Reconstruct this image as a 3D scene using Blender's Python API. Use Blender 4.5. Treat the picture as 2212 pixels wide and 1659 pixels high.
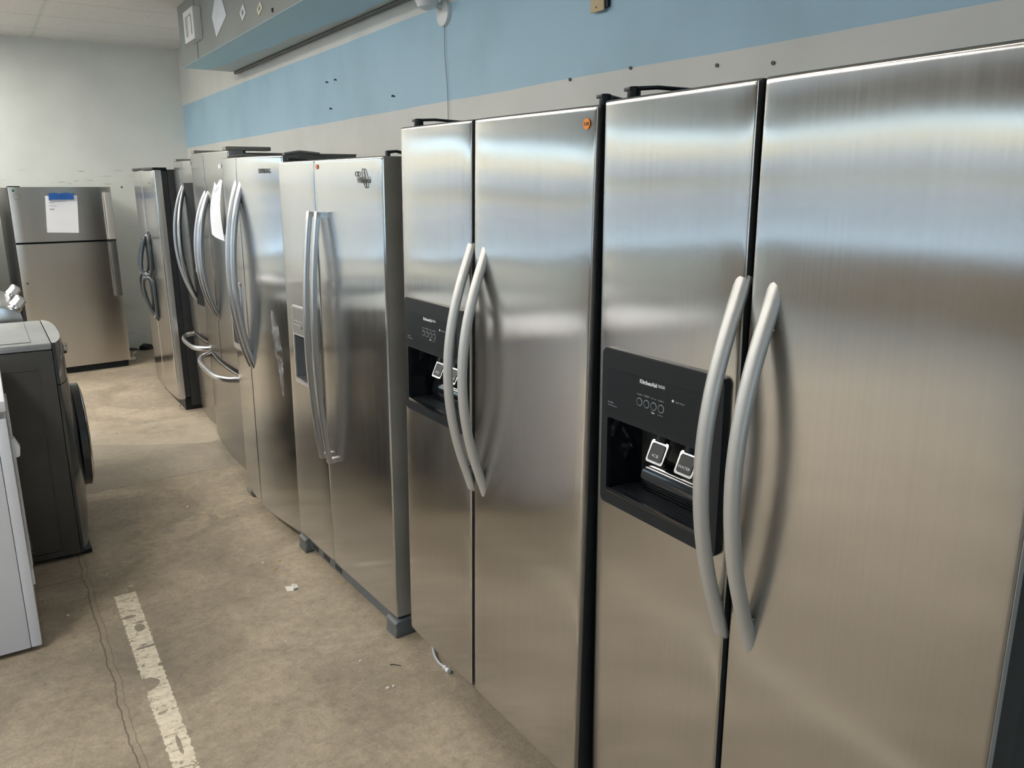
import bpy, bmesh, math, random
from mathutils import Vector, Matrix, noise as mnoise
random.seed(7)
S = bpy.context.scene
for o in list(bpy.data.objects): bpy.data.objects.remove(o)
COL = S.collection
PI = math.pi

# ------------------------------------------------------------------ camera
cam_d = bpy.data.cameras.new('camera'); cam = bpy.data.objects.new('camera', cam_d); COL.objects.link(cam)
cam_d.sensor_fit = 'HORIZONTAL'; cam_d.sensor_width = 36.0
cam_d.lens = 1715.96 / 2212.0 * 36.0
cam_d.clip_start = .02; cam_d.clip_end = 200
yaw, pitch, roll = .5815, .24415, -.00094
f_ = Vector((math.sin(yaw)*math.cos(pitch), math.cos(yaw)*math.cos(pitch), -math.sin(pitch)))
r_ = Vector((math.cos(yaw), -math.sin(yaw), 0)); u_ = r_.cross(f_)
r2 = r_*math.cos(roll)+u_*math.sin(roll); u2 = -r_*math.sin(roll)+u_*math.cos(roll)
M = Matrix((r2, u2, -f_)).transposed().to_4x4(); M.translation = Vector((-.8694, 0, 1.5784))
cam.matrix_world = M
S.camera = cam
# ------------------------------------------------------------------ colour management
S.view_settings.view_transform = 'Standard'
try: S.view_settings.look = 'None'
except Exception: pass
S.view_settings.gamma = 1.0
S.view_settings.use_curve_mapping = False
S.view_settings.exposure = 0.33
# ------------------------------------------------------------------ world / sun
W = bpy.data.worlds.new('World'); S.world = W; W.use_nodes = True
wn = W.node_tree.nodes; wl = W.node_tree.links
bg = wn['Background']
tc = wn.new('ShaderNodeTexCoord'); sx = wn.new('ShaderNodeSeparateXYZ'); wl.new(tc.outputs['Generated'], sx.inputs[0])
rp = wn.new('ShaderNodeValToRGB'); wl.new(sx.outputs[2], rp.inputs[0])
rp.color_ramp.elements[0].position = 0.0; rp.color_ramp.elements[0].color = (.66, .83, 1, 1)
rp.color_ramp.elements[1].position = .6; rp.color_ramp.elements[1].color = (.42, .66, 1, 1)
wl.new(rp.outputs[0], bg.inputs[0]); bg.inputs[1].default_value = 3.2
sun_d = bpy.data.lights.new('sun', 'SUN'); sun = bpy.data.objects.new('sun', sun_d); COL.objects.link(sun)
sun_d.energy = 6.3; sun_d.angle = math.radians(.6); sun_d.color = (1, .9, .76)
sun.rotation_euler = Vector((-.55, .60, -.75)).to_track_quat('-Z', 'Y').to_euler()
LX = -7.6     # glazed street side of the room, x of its inner face
YB, YF = -5.0, 8.642
ZC = 2.856
WX = .95

# ------------------------------------------------------------------ material helpers
def new_mat(name):
    m = bpy.data.materials.new(name); m.use_nodes = True
    return m, m.node_tree.nodes, m.node_tree.links, m.node_tree.nodes['Principled BSDF']
def simple(name, col, rough=.5, metal=0, noise=0, scale=8, bump=0, bscale=60, coat=0):
    m, n, l, p = new_mat(name)
    p.inputs['Roughness'].default_value = rough; p.inputs['Metallic'].default_value = metal
    p.inputs['Base Color'].default_value = (*col, 1)
    if coat: p.inputs['Coat Weight'].default_value = coat
    if noise or bump:
        g = n.new('ShaderNodeNewGeometry')
    if noise:
        t = n.new('ShaderNodeTexNoise'); t.inputs['Scale'].default_value = scale; t.inputs['Detail'].default_value = 6
        l.new(g.outputs['Position'], t.inputs['Vector'])
        r = n.new('ShaderNodeValToRGB'); l.new(t.outputs[0], r.inputs[0])
        r.color_ramp.elements[0].position = .3; r.color_ramp.elements[1].position = .7
        r.color_ramp.elements[0].color = (*[max(0, c*(1-noise)) for c in col], 1)
        r.color_ramp.elements[1].color = (*[min(1, c*(1+noise)) for c in col], 1)
        l.new(r.outputs[0], p.inputs['Base Color'])
    if bump:
        t = n.new('ShaderNodeTexNoise'); t.inputs['Scale'].default_value = bscale; t.inputs['Detail'].default_value = 3
        l.new(g.outputs['Position'], t.inputs['Vector'])
        b = n.new('ShaderNodeBump'); b.inputs['Strength'].default_value = bump; b.inputs['Distance'].default_value = .002
        l.new(t.outputs[0], b.inputs['Height']); l.new(b.outputs[0], p.inputs['Normal'])
    return m
def math_node(n, l, op, a, b=None, c=None):
    q = n.new('ShaderNodeMath'); q.operation = op
    for i, v in enumerate((a, b, c)):
        if v is None: continue
        if isinstance(v, (int, float)): q.inputs[i].default_value = v
        else: l.new(v, q.inputs[i])
    return q.outputs[0]
def steel(name, col, rough=.24, aniso=.75, smudge=.06, drips=False, rot=.25, grain=1.0):
    """brushed stainless, grain vertical"""
    m, n, l, p = new_mat(name)
    p.inputs['Metallic'].default_value = 1.0
    g = n.new('ShaderNodeTexCoord')
    mp = n.new('ShaderNodeMapping'); mp.inputs['Scale'].default_value = (160, 160, 1.3)
    l.new(g.outputs['Object'], mp.inputs[0])
    t = n.new('ShaderNodeTexNoise'); t.inputs['Scale'].default_value = 1; t.inputs['Detail'].default_value = 4
    l.new(mp.outputs[0], t.inputs['Vector'])
    s = n.new('ShaderNodeTexNoise'); s.inputs['Scale'].default_value = 3.2; s.inputs['Detail'].default_value = 7; s.inputs['Roughness'].default_value = .65
    mp2 = n.new('ShaderNodeMapping'); mp2.inputs['Scale'].default_value = (1, 1.6, .8); l.new(g.outputs['Object'], mp2.inputs[0]); l.new(mp2.outputs[0], s.inputs['Vector'])
    sm = math_node(n, l, 'SUBTRACT', s.outputs[0], .5)
    st = math_node(n, l, 'SUBTRACT', t.outputs[0], .5)
    r = math_node(n, l, 'ADD', math_node(n, l, 'MULTIPLY_ADD', sm, smudge*1.6, rough), math_node(n, l, 'MULTIPLY', st, .05))
    l.new(r, p.inputs['Roughness'])
    # faint wiped-on stains and dried drips change the metal's own colour slightly
    mx = n.new('ShaderNodeMix'); mx.data_type = 'RGBA'
    v = math_node(n, l, 'MULTIPLY_ADD', st, .34*grain, math_node(n, l, 'MULTIPLY_ADD', sm, .30, .5))
    mx.inputs[6].default_value = (*[c*.82 for c in col], 1); mx.inputs[7].default_value = (*[min(1, c*1.14) for c in col], 1)
    l.new(v, mx.inputs[0])
    col_out = mx.outputs[2]
    if drips:
        mp3 = n.new('ShaderNodeMapping'); mp3.inputs['Scale'].default_value = (1, 34, 2.0); l.new(g.outputs['Object'], mp3.inputs[0])
        d = n.new('ShaderNodeTexNoise'); d.inputs['Scale'].default_value = 1; d.inputs['Detail'].default_value = 2; l.new(mp3.outputs[0], d.inputs['Vector'])
        rr = n.new('ShaderNodeValToRGB'); l.new(d.outputs[0], rr.inputs[0])
        rr.color_ramp.elements[0].position = .71; rr.color_ramp.elements[1].position = .74
        sz = n.new('ShaderNodeSeparateXYZ'); l.new(g.outputs['Object'], sz.inputs[0])
        lo = math_node(n, l, 'LESS_THAN', sz.outputs[2], .75)
        m2 = n.new('ShaderNodeMix'); m2.data_type = 'RGBA'
        l.new(math_node(n, l, 'MULTIPLY', math_node(n, l, 'MULTIPLY', rr.outputs[0], lo), .22), m2.inputs[0]); l.new(col_out, m2.inputs[6]); m2.inputs[7].default_value = (*[c*.55 for c in col], 1)
        col_out = m2.outputs[2]
    l.new(col_out, p.inputs['Base Color'])
    p.inputs['Anisotropic'].default_value = aniso
    tv = n.new('ShaderNodeTangent'); tv.direction_type = 'UV_MAP' ; tv.uv_map = 'grain'
    l.new(tv.outputs[0], p.inputs['Tangent']); p.inputs['Anisotropic Rotation'].default_value = rot
    b = n.new('ShaderNodeBump'); b.inputs['Strength'].default_value = .2*grain; b.inputs['Distance'].default_value = .0002
    l.new(t.outputs[0], b.inputs['Height']); l.new(b.outputs[0], p.inputs['Normal'])
    return m

M_ = {}
M_['steel'] = steel('stainless_steel', (.60, .58, .55), .165, .96)
M_['steel_drip'] = steel('stainless_steel_stained', (.60, .58, .55), .165, .96, .06, True)
M_['steel_cool'] = steel('stainless_steel_cool', (.60, .595, .585), .17, .95, .06)
M_['steel_dark'] = steel('stainless_steel_darker', (.36, .35, .335), .19, .92)
M_['steel_warm'] = steel('stainless_steel_warm', (.58, .55, .52), .27, .8)
M_['steel_smooth'] = steel('stainless_steel_smooth', (.68, .645, .60), .30, .7, .03, False, 0.0, .12)
M_['flank_grey'] = simple('painted_flank_grey', (.36, .34, .30), .40, .3, .10, 6)
M_['side_steel'] = simple('door_edge_steel', (.30, .295, .28), .38, 1, .10, 6)
M_['handle'] = simple('satin_silver', (.56, .555, .54), .46, .6, 0, 1, .05, 400)
M_['handle_b'] = simple('brushed_bright', (.56, .56, .57), .28, .95)
M_['chrome'] = simple('chrome', (.75, .73, .70), .12, 1)
M_['black'] = simple('black_plastic', (.009, .012, .015), .38, 0, 0)
M_['black_rough'] = simple('black_textured_plastic', (.011, .014, .017), .42, 0, 0, 1, .15, 700)
M_['black_rough'].node_tree.nodes['Principled BSDF'].inputs['Specular IOR Level'].default_value = .3
M_['screen'] = simple('black_screen', (.006, .008, .010), .55); M_['screen'].node_tree.nodes['Principled BSDF'].inputs['Specular IOR Level'].default_value = .12
M_['black'].node_tree.nodes['Principled BSDF'].inputs['Specular IOR Level'].default_value = .3
M_['gloss'] = simple('black_gloss', (.006, .007, .009), .08, 0, 0, 1, 0, 1, .5)
M_['cabinet_black'] = simple('black_cabinet_enamel', (.020, .021, .022), .42, 0, .2, 20, .3, 500)
M_['cabinet_grey'] = simple('grey_cabinet_enamel', (.105, .105, .10), .42, 0, .12, 12, .3, 500)
M_['taupe'] = simple('taupe_grey_plastic', (.20, .195, .18), .45, 0, .05, 30)
M_['grille'] = simple('grey_base_plastic', (.12, .13, .135), .5, 0, .08, 20)
M_['ink_white'] = simple('white_print', (.75, .77, .78), .5)
M_['ink_grey'] = simple('grey_print', (.30, .33, .34), .5)
M_['ink_dark'] = simple('dark_print', (.05, .05, .055), .5)
M_['badge_ink'] = simple('badge_grey', (.10, .10, .10), .4)
M_['paper'] = simple('white_paper', (.80, .82, .88), .7)
M_['tape'] = simple('blue_tape', (.015, .10, .38), .6, 0, .12, 60)
M_['orange'] = simple('orange_sticker', (.85, .27, .03), .6)
M_['orange_dark'] = simple('dark_orange_sticker', (.75, .17, .04), .6)
M_['green'] = simple('green_sticker', (.01, .12, .07), .5)
M_['white_enamel'] = simple('white_enamel', (.72, .73, .78), .32, 0, .02, 5, .1, 300)
M_['graphite'] = simple('graphite_enamel', (.072, .069, .064), .40, 0, .10, 7, .15, 300)
M_['graphite_gloss'] = simple('graphite_gloss', (.040, .048, .052), .20, 0, .10, 5, 0, 1, .4)
M_['grey_top'] = simple('dusty_sheen_grey_top', (.30, .32, .32), .38, 0, .16, 5)
M_['white_plastic'] = simple('white_plastic', (.70, .71, .71), .35)
M_['beige'] = simple('beige_plastic', (.50, .38, .20), .45)
M_['cable'] = simple('grey_cable', (.30, .29, .28), .5)
M_['tube'] = simple('clear_grey_tube', (.50, .52, .53), .3)
M_['scrap'] = simple('paper_scrap', (.80, .77, .72), .7)
M_['wood'] = simple('wood_chip', (.55, .38, .18), .8)
M_['mirror_tile'] = simple('pale_paint', (.60, .64, .70), .5, 0, .06, 20)
M_['duct_grey'] = simple('duct_face_paint', (.215, .235, .225), .5, 0, .08, 2.5, .1, 30)
M_['asphalt'] = simple('asphalt', (.24, .235, .235), .9, 0, .15, 1)
M_['tan_wall'] = simple('tan_wall_paint', (.33, .27, .21), .6, 0, .06, 2)
M_['stucco'] = simple('cream_stucco', (.62, .47, .30), .9, 0, .08, .5)
M_['pavement'] = simple('pale_pavement', (.86, .90, .95), .9, 0, .06, 1)
M_['awning'] = simple('grey_awning', (.30, .30, .33), .8)
M_['frame_dark'] = simple('dark_window_frame', (.05, .05, .05), .4)
m, n, l, p = new_mat('window_glass'); M_['glass'] = m
for k in list(n):
    if k.type == 'BSDF_PRINCIPLED': n.remove(k)
out = n['Material Output']; tb = n.new('ShaderNodeBsdfTransparent'); gb = n.new('ShaderNodeBsdfGlossy'); gb.inputs['Roughness'].default_value = .02
ms = n.new('ShaderNodeMixShader'); ms.inputs[0].default_value = .06; tb.inputs[0].default_value = (.92, .96, .95, 1)
l.new(tb.outputs[0], ms.inputs[1]); l.new(gb.outputs[0], ms.inputs[2]); l.new(ms.outputs[0], out.inputs[0])

# ---- wall paint with the blue band
BLUE = (.37, .56, .69); CREAM = (.67, .67, .64)
def wall_right_mat():
    m, n, l, p = new_mat('painted_wall_with_blue_band')
    p.inputs['Roughness'].default_value = .55
    g = n.new('ShaderNodeNewGeometry'); sp = n.new('ShaderNodeSeparateXYZ'); l.new(g.outputs['Position'], sp.inputs[0])
    w = n.new('ShaderNodeTexNoise'); w.inputs['Scale'].default_value = 1.5; w.inputs['Detail'].default_value = 5; l.new(g.outputs['Position'], w.inputs['Vector'])
    wob = math_node(n, l, 'MULTIPLY_ADD', w.outputs[0], .012, -.006)
    z = math_node(n, l, 'ADD', sp.outputs[2], wob)
    lower = math_node(n, l, 'GREATER_THAN', z, math_node(n, l, 'MULTIPLY_ADD', sp.outputs[1], 0.0, 1.947))
    upper = math_node(n, l, 'LESS_THAN', z, 2.345)
    mask = math_node(n, l, 'MULTIPLY', lower, upper)
    big = n.new('ShaderNodeTexNoise'); big.inputs['Scale'].default_value = 2.2; big.inputs['Detail'].default_value = 8; l.new(g.outputs['Position'], big.inputs['Vector'])
    mx = n.new('ShaderNodeMix'); mx.data_type = 'RGBA'; mx.inputs[6].default_value = (*CREAM, 1); mx.inputs[7].default_value = (*BLUE, 1); l.new(mask, mx.inputs[0])
    dirt = n.new('ShaderNodeValToRGB'); l.new(big.outputs[0], dirt.inputs[0])
    dirt.color_ramp.elements[0].position = .28; dirt.color_ramp.elements[0].color = (.86, .87, .86, 1); dirt.color_ramp.elements[1].position = .6; dirt.color_ramp.elements[1].color = (1, 1, 1, 1)
    # scuffs: short vertical smears
    mp = n.new('ShaderNodeMapping'); mp.inputs['Scale'].default_value = (1, 22, 7); l.new(g.outputs['Position'], mp.inputs[0])
    sc = n.new('ShaderNodeTexNoise'); sc.inputs['Scale'].default_value = 1; sc.inputs['Detail'].default_value = 3; l.new(mp.outputs[0], sc.inputs['Vector'])
    rs = n.new('ShaderNodeValToRGB'); l.new(sc.outputs[0], rs.inputs[0]); rs.color_ramp.elements[0].position = .70; rs.color_ramp.elements[0].color = (1, 1, 1, 1); rs.color_ramp.elements[1].position = .80; rs.color_ramp.elements[1].color = (.78, .77, .75, 1)
    m1 = n.new('ShaderNodeMix'); m1.data_type = 'RGBA'; m1.blend_type = 'MULTIPLY'; m1.inputs[0].default_value = 1; l.new(mx.outputs[2], m1.inputs[6]); l.new(dirt.outputs[0], m1.inputs[7])
    m2 = n.new('ShaderNodeMix'); m2.data_type = 'RGBA'; m2.blend_type = 'MULTIPLY'; m2.inputs[0].default_value = .7; l.new(m1.outputs[2], m2.inputs[6]); l.new(rs.outputs[0], m2.inputs[7])
    l.new(m2.outputs[2], p.inputs['Base Color'])
    b = n.new('ShaderNodeBump'); b.inputs['Strength'].default_value = .12; b.inputs['Distance'].default_value = .003; bn = n.new('ShaderNodeTexNoise'); bn.inputs['Scale'].default_value = 60; l.new(g.outputs['Position'], bn.inputs['Vector']); l.new(bn.outputs[0], b.inputs['Height']); l.new(b.outputs[0], p.inputs['Normal'])
    return m
def wall_far_mat():
    m, n, l, p = new_mat('pale_green_grey_wall_paint')
    p.inputs['Roughness'].default_value = .6
    g = n.new('ShaderNodeNewGeometry'); sp = n.new('ShaderNodeSeparateXYZ'); l.new(g.outputs['Position'], sp.inputs[0])
    big = n.new('ShaderNodeTexNoise'); big.inputs['Scale'].default_value = 2.0; big.inputs['Detail'].default_value = 8; l.new(g.outputs['Position'], big.inputs['Vector'])
    r = n.new('ShaderNodeValToRGB'); l.new(big.outputs[0], r.inputs[0])
    r.color_ramp.elements[0].position = .3; r.color_ramp.elements[0].color = (.61, .64, .61, 1); r.color_ramp.elements[1].position = .62; r.color_ramp.elements[1].color = (.70, .72, .69, 1)
    # band of horizontal rub marks at appliance-top height
    mp = n.new('ShaderNodeMapping'); mp.inputs['Scale'].default_value = (6, 1, 48); l.new(g.outputs['Position'], mp.inputs[0])
    sc = n.new('ShaderNodeTexNoise'); sc.inputs['Scale'].default_value = 1; sc.inputs['Detail'].default_value = 4; l.new(mp.outputs[0], sc.inputs['Vector'])
    rs = n.new('ShaderNodeValToRGB'); l.new(sc.outputs[0], rs.inputs[0]); rs.color_ramp.elements[0].position = .62; rs.color_ramp.elements[0].color = (0, 0, 0, 1); rs.color_ramp.elements[1].position = .70; rs.color_ramp.elements[1].color = (1, 1, 1, 1)
    zz = math_node(n, l, 'ABSOLUTE', math_node(n, l, 'SUBTRACT', sp.outputs[2], 1.66)); band = math_node(n, l, 'LESS_THAN', zz, .07)
    low = math_node(n, l, 'MULTIPLY', math_node(n, l, 'LESS_THAN', sp.outputs[2], 1.4), .35)
    mk = math_node(n, l, 'MULTIPLY', rs.outputs[0], math_node(n, l, 'ADD', band, low))
    mx = n.new('ShaderNodeMix'); mx.data_type = 'RGBA'; l.new(math_node(n, l, 'MULTIPLY', mk, .5), mx.inputs[0]); l.new(r.outputs[0], mx.inputs[6]); mx.inputs[7].default_value = (.20, .18, .16, 1)
    l.new(mx.outputs[2], p.inputs['Base Color'])
    return m
def duct_under_mat():
    m, n, l, p = new_mat('duct_underside_blue_and_cream_paint')
    p.inputs['Roughness'].default_value = .5
    g = n.new('ShaderNodeNewGeometry'); sp = n.new('ShaderNodeSeparateXYZ'); l.new(g.outputs['Position'], sp.inputs[0])
    w = n.new('ShaderNodeTexNoise'); w.inputs['Scale'].default_value = 2.5; w.inputs['Detail'].default_value = 5; l.new(g.outputs['Position'], w.inputs['Vector'])
    bx_ = math_node(n, l, 'MULTIPLY_ADD', w.outputs[0], .10, math_node(n, l, 'MULTIPLY_ADD', sp.outputs[1], -.055, 1.06))
    mask = math_node(n, l, 'GREATER_THAN', sp.outputs[0], bx_)
    mx = n.new('ShaderNodeMix'); mx.data_type = 'RGBA'; l.new(mask, mx.inputs[0]); mx.inputs[6].default_value = (.47, .67, .75, 1); mx.inputs[7].default_value = (.56, .57, .53, 1)
    l.new(mx.outputs[2], p.inputs['Base Color'])
    return m
def ceiling_mat():
    m, n, l, p = new_mat('acoustic_ceiling_tile')
    p.inputs['Roughness'].default_value = .9
    g = n.new('ShaderNodeNewGeometry'); sp = n.new('ShaderNodeSeparateXYZ'); l.new(g.outputs['Position'], sp.inputs[0])
    def line(v, period, off, wd):
        a = math_node(n, l, 'FRACT', math_node(n, l, 'DIVIDE', math_node(n, l, 'SUBTRACT', v, off), period))
        return math_node(n, l, 'LESS_THAN', math_node(n, l, 'ABSOLUTE', math_node(n, l, 'SUBTRACT', a, .5)), wd/period/2)
    lx = line(sp.outputs[0], 1.22, -.27-.61, .028); ly = line(sp.outputs[1], .61, 8.134-.305, .010)
    t = n.new('ShaderNodeTexNoise'); t.inputs['Scale'].default_value = 45; t.inputs['Detail'].default_value = 3; l.new(g.outputs['Position'], t.inputs['Vector'])
    r = n.new('ShaderNodeValToRGB'); l.new(t.outputs[0], r.inputs[0]); r.color_ramp.elements[0].position = .30; r.color_ramp.elements[0].color = (.62, .61, .60, 1); r.color_ramp.elements[1].position = .42; r.color_ramp.elements[1].color = (.72, .715, .71, 1)
    mx = n.new('ShaderNodeMix'); mx.data_type = 'RGBA'; l.new(lx, mx.inputs[0]); l.new(r.outputs[0], mx.inputs[6]); mx.inputs[7].default_value = (.62, .65, .61, 1)
    m2 = n.new('ShaderNodeMix'); m2.data_type = 'RGBA'; l.new(math_node(n, l, 'MULTIPLY', ly, .5), m2.inputs[0]); l.new(mx.outputs[2], m2.inputs[6]); m2.inputs[7].default_value = (.22, .21, .20, 1)
    l.new(m2.outputs[2], p.inputs['Base Color'])
    return m
def floor_mat():
    m, n, l, p = new_mat('worn_concrete_floor')
    g = n.new('ShaderNodeNewGeometry'); sp = n.new('ShaderNodeSeparateXYZ'); l.new(g.outputs['Position'], sp.inputs[0])
    X, Y = sp.outputs[0], sp.outputs[1]
    def noise(scale, detail=6, rough=.6, mscale=None, dist=0):
        t = n.new('ShaderNodeTexNoise'); t.inputs['Scale'].default_value = scale; t.inputs['Detail'].default_value = detail; t.inputs['Roughness'].default_value = rough; t.inputs['Distortion'].default_value = dist
        if mscale:
            mp = n.new('ShaderNodeMapping'); mp.inputs['Scale'].default_value = mscale; l.new(g.outputs['Position'], mp.inputs[0]); l.new(mp.outputs[0], t.inputs['Vector'])
        else: l.new(g.outputs['Position'], t.inputs['Vector'])
        return t.outputs[0]
    def ramp(v, stops):
        r = n.new('ShaderNodeValToRGB'); l.new(v, r.inputs[0])
        while len(r.color_ramp.elements) < len(stops): r.color_ramp.elements.new(.5)
        for e, (pos, c) in zip(r.color_ramp.elements, stops): e.position = pos; e.color = (*c, 1) if len(c) == 3 else c
        return r.outputs[0]
    def mix(f, a, b, mode='MIX'):
        q = n.new('ShaderNodeMix'); q.data_type = 'RGBA'; q.blend_type = mode
        if isinstance(f, (int, float)): q.inputs[0].default_value = f
        else: l.new(f, q.inputs[0])
        for i, v in ((6, a), (7, b)):
            if isinstance(v, tuple): q.inputs[i].default_value = (*v, 1)
            else: l.new(v, q.inputs[i])
        return q.outputs[2]
    mt = lambda op, a, b=None, c=None: math_node(n, l, op, a, b, c)
    base = ramp(noise(2.6, 9, .68, None, .6), [(.30, (.265, .218, .165)), (.46, (.335, .280, .212)), (.64, (.440, .370, .280))])
    fine = ramp(noise(26, 6, .7), [(.32, (.76, .76, .77)), (.50, (1, 1, 1)), (.68, (1.16, 1.15, 1.10))])
    base = mix(.8, base, fine, 'MULTIPLY')
    grit = ramp(noise(95, 5, .85), [(.33, (.80, .79, .78)), (.50, (1, 1, 1)), (.66, (1.18, 1.17, 1.14))]); base = mix(.9, base, grit, 'MULTIPLY')
    grain = ramp(noise(330, 3, .8), [(.35, (.88, .88, .88)), (.52, (1, 1, 1)), (.68, (1.10, 1.10, 1.08))]); base = mix(.8, base, grain, 'MULTIPLY')
    vein = mt('ABSOLUTE', mt('SUBTRACT', noise(2.3, 7, .62, None, .8), .5)); vm = ramp(vein, [(.0, (1, 1, 1)), (.007, (0, 0, 0))]); base = mix(mt('MULTIPLY', vm, .22), base, (.15, .125, .10))
    vein2 = mt('ABSOLUTE', mt('SUBTRACT', noise(1.7, 3, .5, (1, .6, 1), 2.5), .47)); vm2 = ramp(vein2, [(.0, (1, 1, 1)), (.004, (0, 0, 0))]); base = mix(mt('MULTIPLY', vm2, .30), base, (.52, .46, .36))
    blot = ramp(noise(1.1, 4, .6, None, 1.2), [(.58, (0, 0, 0)), (.68, (1, 1, 1))]); base = mix(mt('MULTIPLY', blot, .28), base, (.24, .215, .20))
    pale = ramp(noise(4.5, 7, .75, (1, .8, 1), 2.0), [(.60, (0, 0, 0)), (.70, (1, 1, 1))]); base = mix(mt('MULTIPLY', pale, .35), base, (.46, .40, .30))
    # fine pale scratches
    scr = ramp(noise(1, 3, .5, (3, 40, 1), 1.0), [(.70, (0, 0, 0)), (.73, (1, 1, 1))]); base = mix(mt('MULTIPLY', scr, .22), base, (.52, .47, .38))
    # adhesive ridge and pale smear along y ~ 3.6 and slab joints
    wob = mt('MULTIPLY_ADD', noise(5, 5), .10, -.05)
    def band(v, centre, half, w=None):
        d = mt('ABSOLUTE', mt('SUBTRACT', mt('ADD', v, wob if w is None else w), centre)); return mt('LESS_THAN', d, half)
    inx = lambda a, b: mt('MULTIPLY', mt('GREATER_THAN', X, a), mt('LESS_THAN', X, b))
    smear = mt('MULTIPLY', mt('MULTIPLY', band(mt('MULTIPLY_ADD', X, -.55, Y), 3.93, .10), inx(-.55, .2)), ramp(noise(7, 8, .75, (1, 1, 1), 1.0), [(.46, (0, 0, 0)), (.60, (.8, .8, .8))])); base = mix(mt('MULTIPLY', smear, 1.0), base, (.50, .42, .30))
    small = mt('MULTIPLY_ADD', noise(3, 4), .03, -.015)
    for (c_, h_, a, b) in ((4.55, .006, -.6, .4), (5.15, .005, -.55, .4), (3.52, .004, -1.5, -.69)):
        slope = .55 if c_ == 5.15 else -.03
        base = mix(mt('MULTIPLY', mt('MULTIPLY', band(mt('MULTIPLY_ADD', X, slope, Y), c_, h_, small), inx(a, b)), .55), base, (.13, .11, .09))
    pt = mt('MULTIPLY', mt('MULTIPLY', mt('GREATER_THAN', mt('ADD', Y, wob), 5.1), mt('LESS_THAN', mt('ADD', Y, wob), 5.75)), ramp(noise(3, 6, .7), [(.38, (0, 0, 0)), (.52, (1, 1, 1))]))
    base = mix(mt('MULTIPLY', pt, .45), base, (.50, .44, .34))
    slab = mt('MULTIPLY', mt('GREATER_THAN', mt('MULTIPLY_ADD', X, -.03, mt('ADD', Y, small)), 4.55), mt('LESS_THAN', mt('MULTIPLY_ADD', X, .55, mt('ADD', Y, small)), 5.15)); base = mix(mt('MULTIPLY', slab, .45), base, (.26, .235, .195))
    fx_ = ramp(noise(75, 4, .8), [(.66, (0, 0, 0)), (.70, (1, 1, 1))]); base = mix(mt('MULTIPLY', fx_, .35), base, (.52, .45, .35))
    dk = ramp(noise(8, 6, .8, None, 1.5), [(.30, (1, 1, 1)), (.37, (0, 0, 0))]); base = mix(mt('MULTIPLY', dk, .35), base, (.17, .14, .11))
    # long crack filled and double edged at x ~ -.70
    crk = mt('MULTIPLY_ADD', noise(1, 5, .6, (1, 9, 1)), .034, -.017)
    for off, half, colr, k in ((-.704, .0024, (.10, .08, .06), .7), (-.684, .0018, (.13, .10, .075), .45), (-.694, .008, (.36, .30, .22), .35)):
        base = mix(mt('MULTIPLY', mt('MULTIPLY', band(X, off, half, crk), mt('LESS_THAN', Y, 3.75)), k), base, colr)
    # worn painted line, flaking
    ex = mt('MULTIPLY_ADD', noise(60, 4, .7), .028, -.014)
    ins = mt('MULTIPLY', mt('MULTIPLY', mt('GREATER_THAN', mt('ADD', X, ex), -.622), mt('LESS_THAN', mt('ADD', X, ex), mt('MULTIPLY_ADD', Y, .012, -.583))), mt('LESS_THAN', mt('ADD', Y, mt('MULTIPLY_ADD', noise(30, 4), .1, -.05)), 3.50))
    wear = mt('MULTIPLY_ADD', mt('GREATER_THAN', Y, 3.25), .16, noise(22, 8, .75, (1, 1.6, 1), 1.5))
    keep = ramp(wear, [(.545, (1, 1, 1)), (.58, (0, 0, 0))])
    gone = None
    for (gx, gy, ra, rb) in ((-.615, 3.37, .05, .05), (-.62, 2.56, .045, .04), (-.60, 3.05, .028, .012), (-.555, 2.80, .06, .008), (-.585, 2.20, .006, .05), (-.575, 2.95, .018, .03), (-.545, 2.66, .02, .012), (-.60, 2.38, .014, .008)):
        e = mt('ADD', mt('POWER', mt('DIVIDE', mt('SUBTRACT', mt('ADD', X, mt('MULTIPLY', ex, .5)), gx), ra), 2), mt('POWER', mt('DIVIDE', mt('SUBTRACT', mt('ADD', Y, mt('MULTIPLY', ex, .5)), gy), rb), 2))
        q = mt('GREATER_THAN', e, 1); gone = q if gone is None else mt('MULTIPLY', gone, q)
    paint = ramp(noise(40, 5), [(.3, (.66, .57, .44)), (.6, (.86, .78, .62))])
    base = mix(mt('MULTIPLY', mt('MULTIPLY', ins, keep), gone), base, paint)
    l.new(base, p.inputs['Base Color'])
    rr = mt('MULTIPLY_ADD', noise(3, 5), .3, .36); l.new(rr, p.inputs['Roughness'])
    p.inputs['Specular IOR Level'].default_value = .35
    b = n.new('ShaderNodeBump'); b.inputs['Strength'].default_value = .25; b.inputs['Distance'].default_value = .004; l.new(noise(18, 8, .7), b.inputs['Height']); l.new(b.outputs[0], p.inputs['Normal'])
    return m
M_['wall_right'] = wall_right_mat(); M_['wall_far'] = wall_far_mat(); M_['duct_under'] = duct_under_mat(); M_['ceiling'] = ceiling_mat(); M_['floor'] = floor_mat()

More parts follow.
